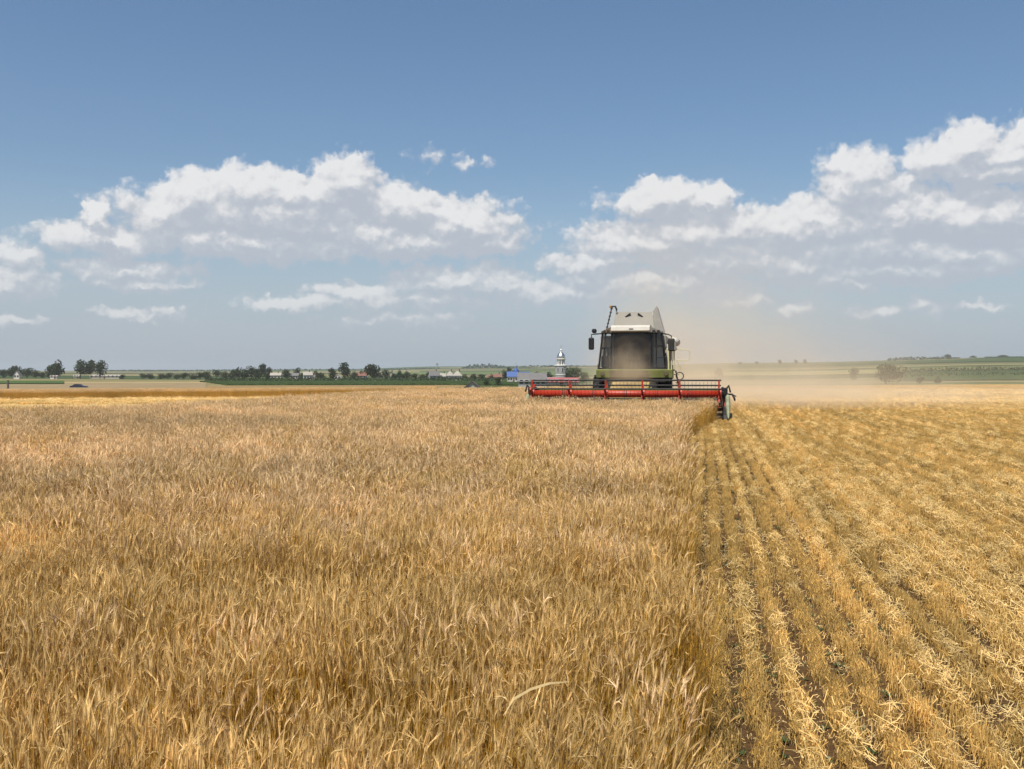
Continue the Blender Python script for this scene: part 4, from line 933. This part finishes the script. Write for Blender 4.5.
    roof = MB().prism([(cy0 + a, z) for a, z in sec], -.80, .76, 'x').build('cab_roof', OFFW, t)
    MB().box((.02, cy0 - .297, 3.565), (.17, .012, .032), (R(-13), 0, 0)).build('badge', BLACK, roof)
    for sgn, x0, x1 in ((-1, .802, 1.24), (1, .762, 1.24)):
        b = MB(); b.add([(sgn * x0, cy0 - .16, 3.43), (sgn * x1, cy0 + .1, 3.43), (sgn * x1, cy1 + .05, 3.43), (sgn * x0, cy1 + .05, 3.43), (sgn * x0, cy0 - .16, 3.66), (sgn * x1, cy0 + .1, 3.48), (sgn * x1, cy1 + .05, 3.52), (sgn * x0, cy1 + .05, 3.72)], [(3, 2, 1, 0), (4, 5, 6, 7), (0, 1, 5, 4), (1, 2, 6, 5), (2, 3, 7, 6), (3, 0, 4, 7)]); c = b.build('roof_corner', DUSTY if sgn < 0 else TANK, roof)
        for k in range(2): MB().lathe([(.07, -.04), (.075, .03)], 10, (sgn * (.92 + .18 * k), cy0 - .09 + .1 * k, 3.46), 'y').build('work_lamp', DARK, c)
    MB().box((0, cy0 - .12, 3.395), (1.55, .16, .05), bev=.01).build('visor_underside', BLACK, roof)
    # front panel below the screen
    fp = MB().prism([(2.52, 1.60), (2.48, 1.90), (2.62, 1.93), (2.9, 1.93), (2.9, 1.60)], -1.40, 1.66, 'x').build('front_panel', GREEN, t)
    MB().prism([(2.45, 1.62), (2.42, 1.88), (2.50, 1.88), (2.52, 1.62)], -.85, .70, 'x').build('panel_cover', DUSTY, fp)
    MB().prism([(2.60, 1.42), (2.60, 1.59), (3.8, 1.59), (3.8, 1.42)], -1.3, 1.55, 'x').build('platform_edge', DARK, t)
    # mirrors
    m_ = MB().tube([(-1.20, 2.95, 3.40), (-1.42, 2.75, 3.38), (-1.62, 2.72, 3.36), (-1.62, 2.72, 3.2)], .028, 6).build('mirror_arm', BLACK, t); MB().box((-1.62, 2.70, 2.98), (.23, .09, .50), bev=.045).build('mirror', BLACK, m_); MB().box((-1.50, 2.70, 3.50), (.20, .09, .18), bev=.05).build('mirror', BLACK, m_)
    m_ = MB().tube([(1.2, 2.95, 3.40), (1.5, 2.78, 3.34), (1.62, 2.75, 3.28), (1.62, 2.75, 3.1)], .028, 6).build('mirror_arm', BLACK, t); MB().box((1.62, 2.72, 2.92), (.27, .10, .52), bev=.045).build('mirror', DARK, m_); MB().box((1.76, 2.74, 2.86), (.12, .08, .38), bev=.04).build('mirror', TANK, m_)
    # platform, handrails, gate and ladder
    MB().box((1.50, 3.4, 1.90), (.46, 1.1, .05)).build('platform', DARK, t)
    b = MB()
    for (x, y) in ((1.50, 2.9), (1.72, 2.9)): b.tube([(x, y, 1.92), (x, y, 2.72)], .030, 6)
    b.tube([(1.38, 2.9, 2.15), (1.38, 2.9, 2.66), (1.44, 2.9, 2.76), (1.84, 2.9, 2.76)], .022, 6); b.tube([(1.62, 2.9, 1.92), (1.62, 2.9, 2.74)], .024, 6); b.build('handrail', YEL, t)
    b = MB(); b.tube([(1.80, 2.9, 2.74), (2.28, 2.95, 2.72), (2.36, 2.95, 2.64), (2.33, 2.95, 2.36), (2.25, 2.95, 2.28), (1.80, 2.9, 2.30)], .020, 6); b.tube([(1.84, 2.9, 2.28), (1.98, 2.92, 2.0), (1.90, 2.92, 1.72), (1.72, 2.9, 1.75)], .018, 6); b.build('ladder_gate', YEL, t)
    b = MB()
    for y in (2.95, 3.4): b.tube([(1.78, y, 1.88), (2.02, y, .55)], .028, 6)
    for k in range(4): u = (k + .5) / 4; b.box((1.78 + .24 * u, 3.18, 1.88 - 1.33 * u), (.18, .42, .03))
    b.build('ladder', DARK, t)
    MB().tube([(1.95 + math.cos(a) * .15, 2.8, 1.66 + math.sin(a) * .15) for a in [2 * math.pi * k / 14 for k in range(15)]], .022, 6, cap=False).build('hose_ring', DARK, t)
    for x in (-1.15, 1.42): MB().lathe([(.08, -.05), (.09, .02)], 12, (x, 2.49, 1.76), 'y').build('headlight', DUSTY, fp)
    # ---- wheels
    def wheel(x, y, r, w):
        b = MB(); b.lathe([(r * .55, -w / 2), (r * .9, -w / 2), (r * .97, -w * .38), (r * .97, w * .38), (r * .9, w / 2), (r * .55, w / 2)], 32, (x, y, r), 'x')
        for k in range(20):
            for sgn in (-1, 1):
                a = 2 * math.pi * (k + (.5 if sgn > 0 else 0)) / 20; da = .16
                q = lambda aa, xx, rr: (x + xx, y + math.cos(aa) * rr, r + math.sin(aa) * rr)
                v = [q(a, 0, r * .96), q(a + .07, 0, r * .96), q(a + da + .07, sgn * w * .48, r * .93), q(a + da, sgn * w * .48, r * .93), q(a, 0, r), q(a + .07, 0, r), q(a + da + .07, sgn * w * .48, r * .985), q(a + da, sgn * w * .48, r * .985)]
                b.add(v, [(3, 2, 1, 0), (4, 5, 6, 7), (0, 1, 5, 4), (1, 2, 6, 5), (2, 3, 7, 6), (3, 0, 4, 7)])
        o = b.build('wheel', RUB, t)
        MB().lathe([(r * .12, -w * .42), (r * .5, -w * .3), (r * .56, -w * .42), (r * .56, w * .42), (r * .5, w * .3), (r * .12, w * .42)], 24, (x, y, r), 'x').build('rim', RIM, o)
    for sgn in (-1, 1): wheel(sgn * 1.28, 3.75, .86, .66); wheel(sgn * 1.2, 8.6, .58, .42)
harvester()

# a long pale dry leaf bent over the near ears
b = MB(); pts = [(-.022, 2.58, .822), (.005, 2.6, .858), (.05, 2.63, .874), (.10, 2.66, .880), (.155, 2.7, .872)]; v = []; f = []
for k, p in enumerate(pts):
    w = (.0015, .0035, .0035, .003, .0008)[k]; v += [(p[0], p[1] - w * .3, p[2] - w), (p[0], p[1] + w * .3, p[2] + w), (p[0], p[1] + w, p[2] - w * .5)]
for k in range(4): f += [(k * 3 + a, k * 3 + (a + 1) % 3, k * 3 + 3 + (a + 1) % 3, k * 3 + 3 + a) for a in range(3)]
lf = b.add(v, f).build('dry_leaf', mat('pale dry leaf', (.70, .52, .25), .7, noise=.12, nscale=20)); lf.location = (0, 0, 0); tag(lf, 'long pale dry leaf arching over the nearest wheat ears', 'leaf')

# ------------------------------------------------------------------ dust thrown up by the harvester, and the air
def volume_box(name, lo, hi, build, label, cat):
    c = [(a + b_) / 2 for a, b_ in zip(lo, hi)]; d = [b_ - a for a, b_ in zip(lo, hi)]
    m = bpy.data.materials.new(name); m.use_nodes = True; T = NT(m.node_tree); T.t.nodes.clear(); out = T.n('ShaderNodeOutputMaterial'); pv = T.n('ShaderNodeVolumePrincipled')
    build(T, pv); T.put(out.inputs['Volume'], pv.outputs[0])
    o = MB().box((0, 0, 0), d).build(name, m); o.location = c; return tag(o, label, cat, kind='stuff'), m

def dust(T, pv):
    pv.inputs['Color'].default_value = (.91, .79, .60, 1); pv.inputs['Anisotropy'].default_value = -.1
    geo = T.n('ShaderNodeNewGeometry'); P = geo.outputs['Position']; sp = T.n('ShaderNodeSeparateXYZ'); T.put(sp.inputs[0], P); x, y, z = sp.outputs
    nz = T.noise(P, .30, 4, .62); n = T.mr(nz.outputs[0], .36, .64, .12, 1.9)
    # plume billowing up behind the machine and drifting off to the side
    u = T.m('SUBTRACT', x, 5.5); h = T.m('MAXIMUM', T.m('SUBTRACT', 5.2, T.m('MULTIPLY', u, .15)), .8)
    top = T.m('EXPONENT', T.m('MULTIPLY', T.m('POWER', T.m('MAXIMUM', T.m('DIVIDE', z, h), 0.), 1.5), -1.))
    drift = T.m('MULTIPLY', T.mr(x, 5.2, 8.5, 0, 1, 'SMOOTHSTEP'), T.mr(x, 9.5, 27, 1, .04, 'SMOOTHSTEP'))
    along = T.m('MULTIPLY', T.mr(y, 43, 49, 0, 1, 'SMOOTHSTEP'), T.mr(y, 60, 95, 1, .15, 'SMOOTHSTEP'))
    plume = T.m('MULTIPLY', T.m('MULTIPLY', top, drift), T.m('MULTIPLY', along, .060))
    # low dust lying over the stubble
    low = T.m('MULTIPLY', T.m('EXPONENT', T.m('MULTIPLY', T.m('MAXIMUM', z, 0.), -1.5)), T.m('MULTIPLY', T.mr(x, 7, 10, 0, 1, 'SMOOTHSTEP'), T.m('MULTIPLY', T.mr(y, 43, 64, 0, 1, 'SMOOTHSTEP'), T.mr(x, 12, 45, .062, .010, 'SMOOTHSTEP'))))
    den = T.m('MULTIPLY', T.m('ADD', plume, low), n)
    T.put(pv.inputs['Density'], den)
volume_box('dust', (4.6, 42.5, -.6), (62, 108, 13.5), dust, 'tan dust cloud drifting behind the harvester over the stubble', 'dust')
def front_dust(T, pv):
    pv.inputs['Color'].default_value = (.82, .69, .50, 1)
    tc = T.n('ShaderNodeTexCoord'); P = tc.outputs['Object']
    r = T.vm('LENGTH', T.vm('MULTIPLY', T.vm('SUBTRACT', P, (0, 0, -.35)), (1 / 1.2, 1 / .8, 1 / 1.25)), out=1)
    nz = T.noise(P, 1.7, 4, .6); f = T.mr(T.m('ADD', r, T.m('MULTIPLY', T.m('SUBTRACT', nz.outputs[0], .5), .9)), .25, 1.0, 1, 0, 'SMOOTHSTEP')
    T.put(pv.inputs['Density'], T.m('MULTIPLY', f, .62))
fd, _ = volume_box('dust', (-1.3, -.85, -1.3), (1.3, .85, 1.3), front_dust, 'puff of tan dust rising in front of the harvester cab', 'dust')
c, s = math.cos(HEAD_YAW), math.sin(HEAD_YAW); ly = 1.62
fd.location = (HX - s * ly + .0, HY + c * ly, 2.15); fd.rotation_euler = (0, 0, HEAD_YAW)

def air(T, pv):
    pv.inputs['Color'].default_value = (.88, .93, 1, 1); pv.inputs['Density'].default_value = HAZE_DENSITY; pv.inputs['Anisotropy'].default_value = .3
o, m = volume_box('haze', (-6800, -6800, -40), (6800, 6800, 75), air, 'thin bluish summer haze over the far fields and hills', 'haze')
m.cycles.homogeneous_volume = True
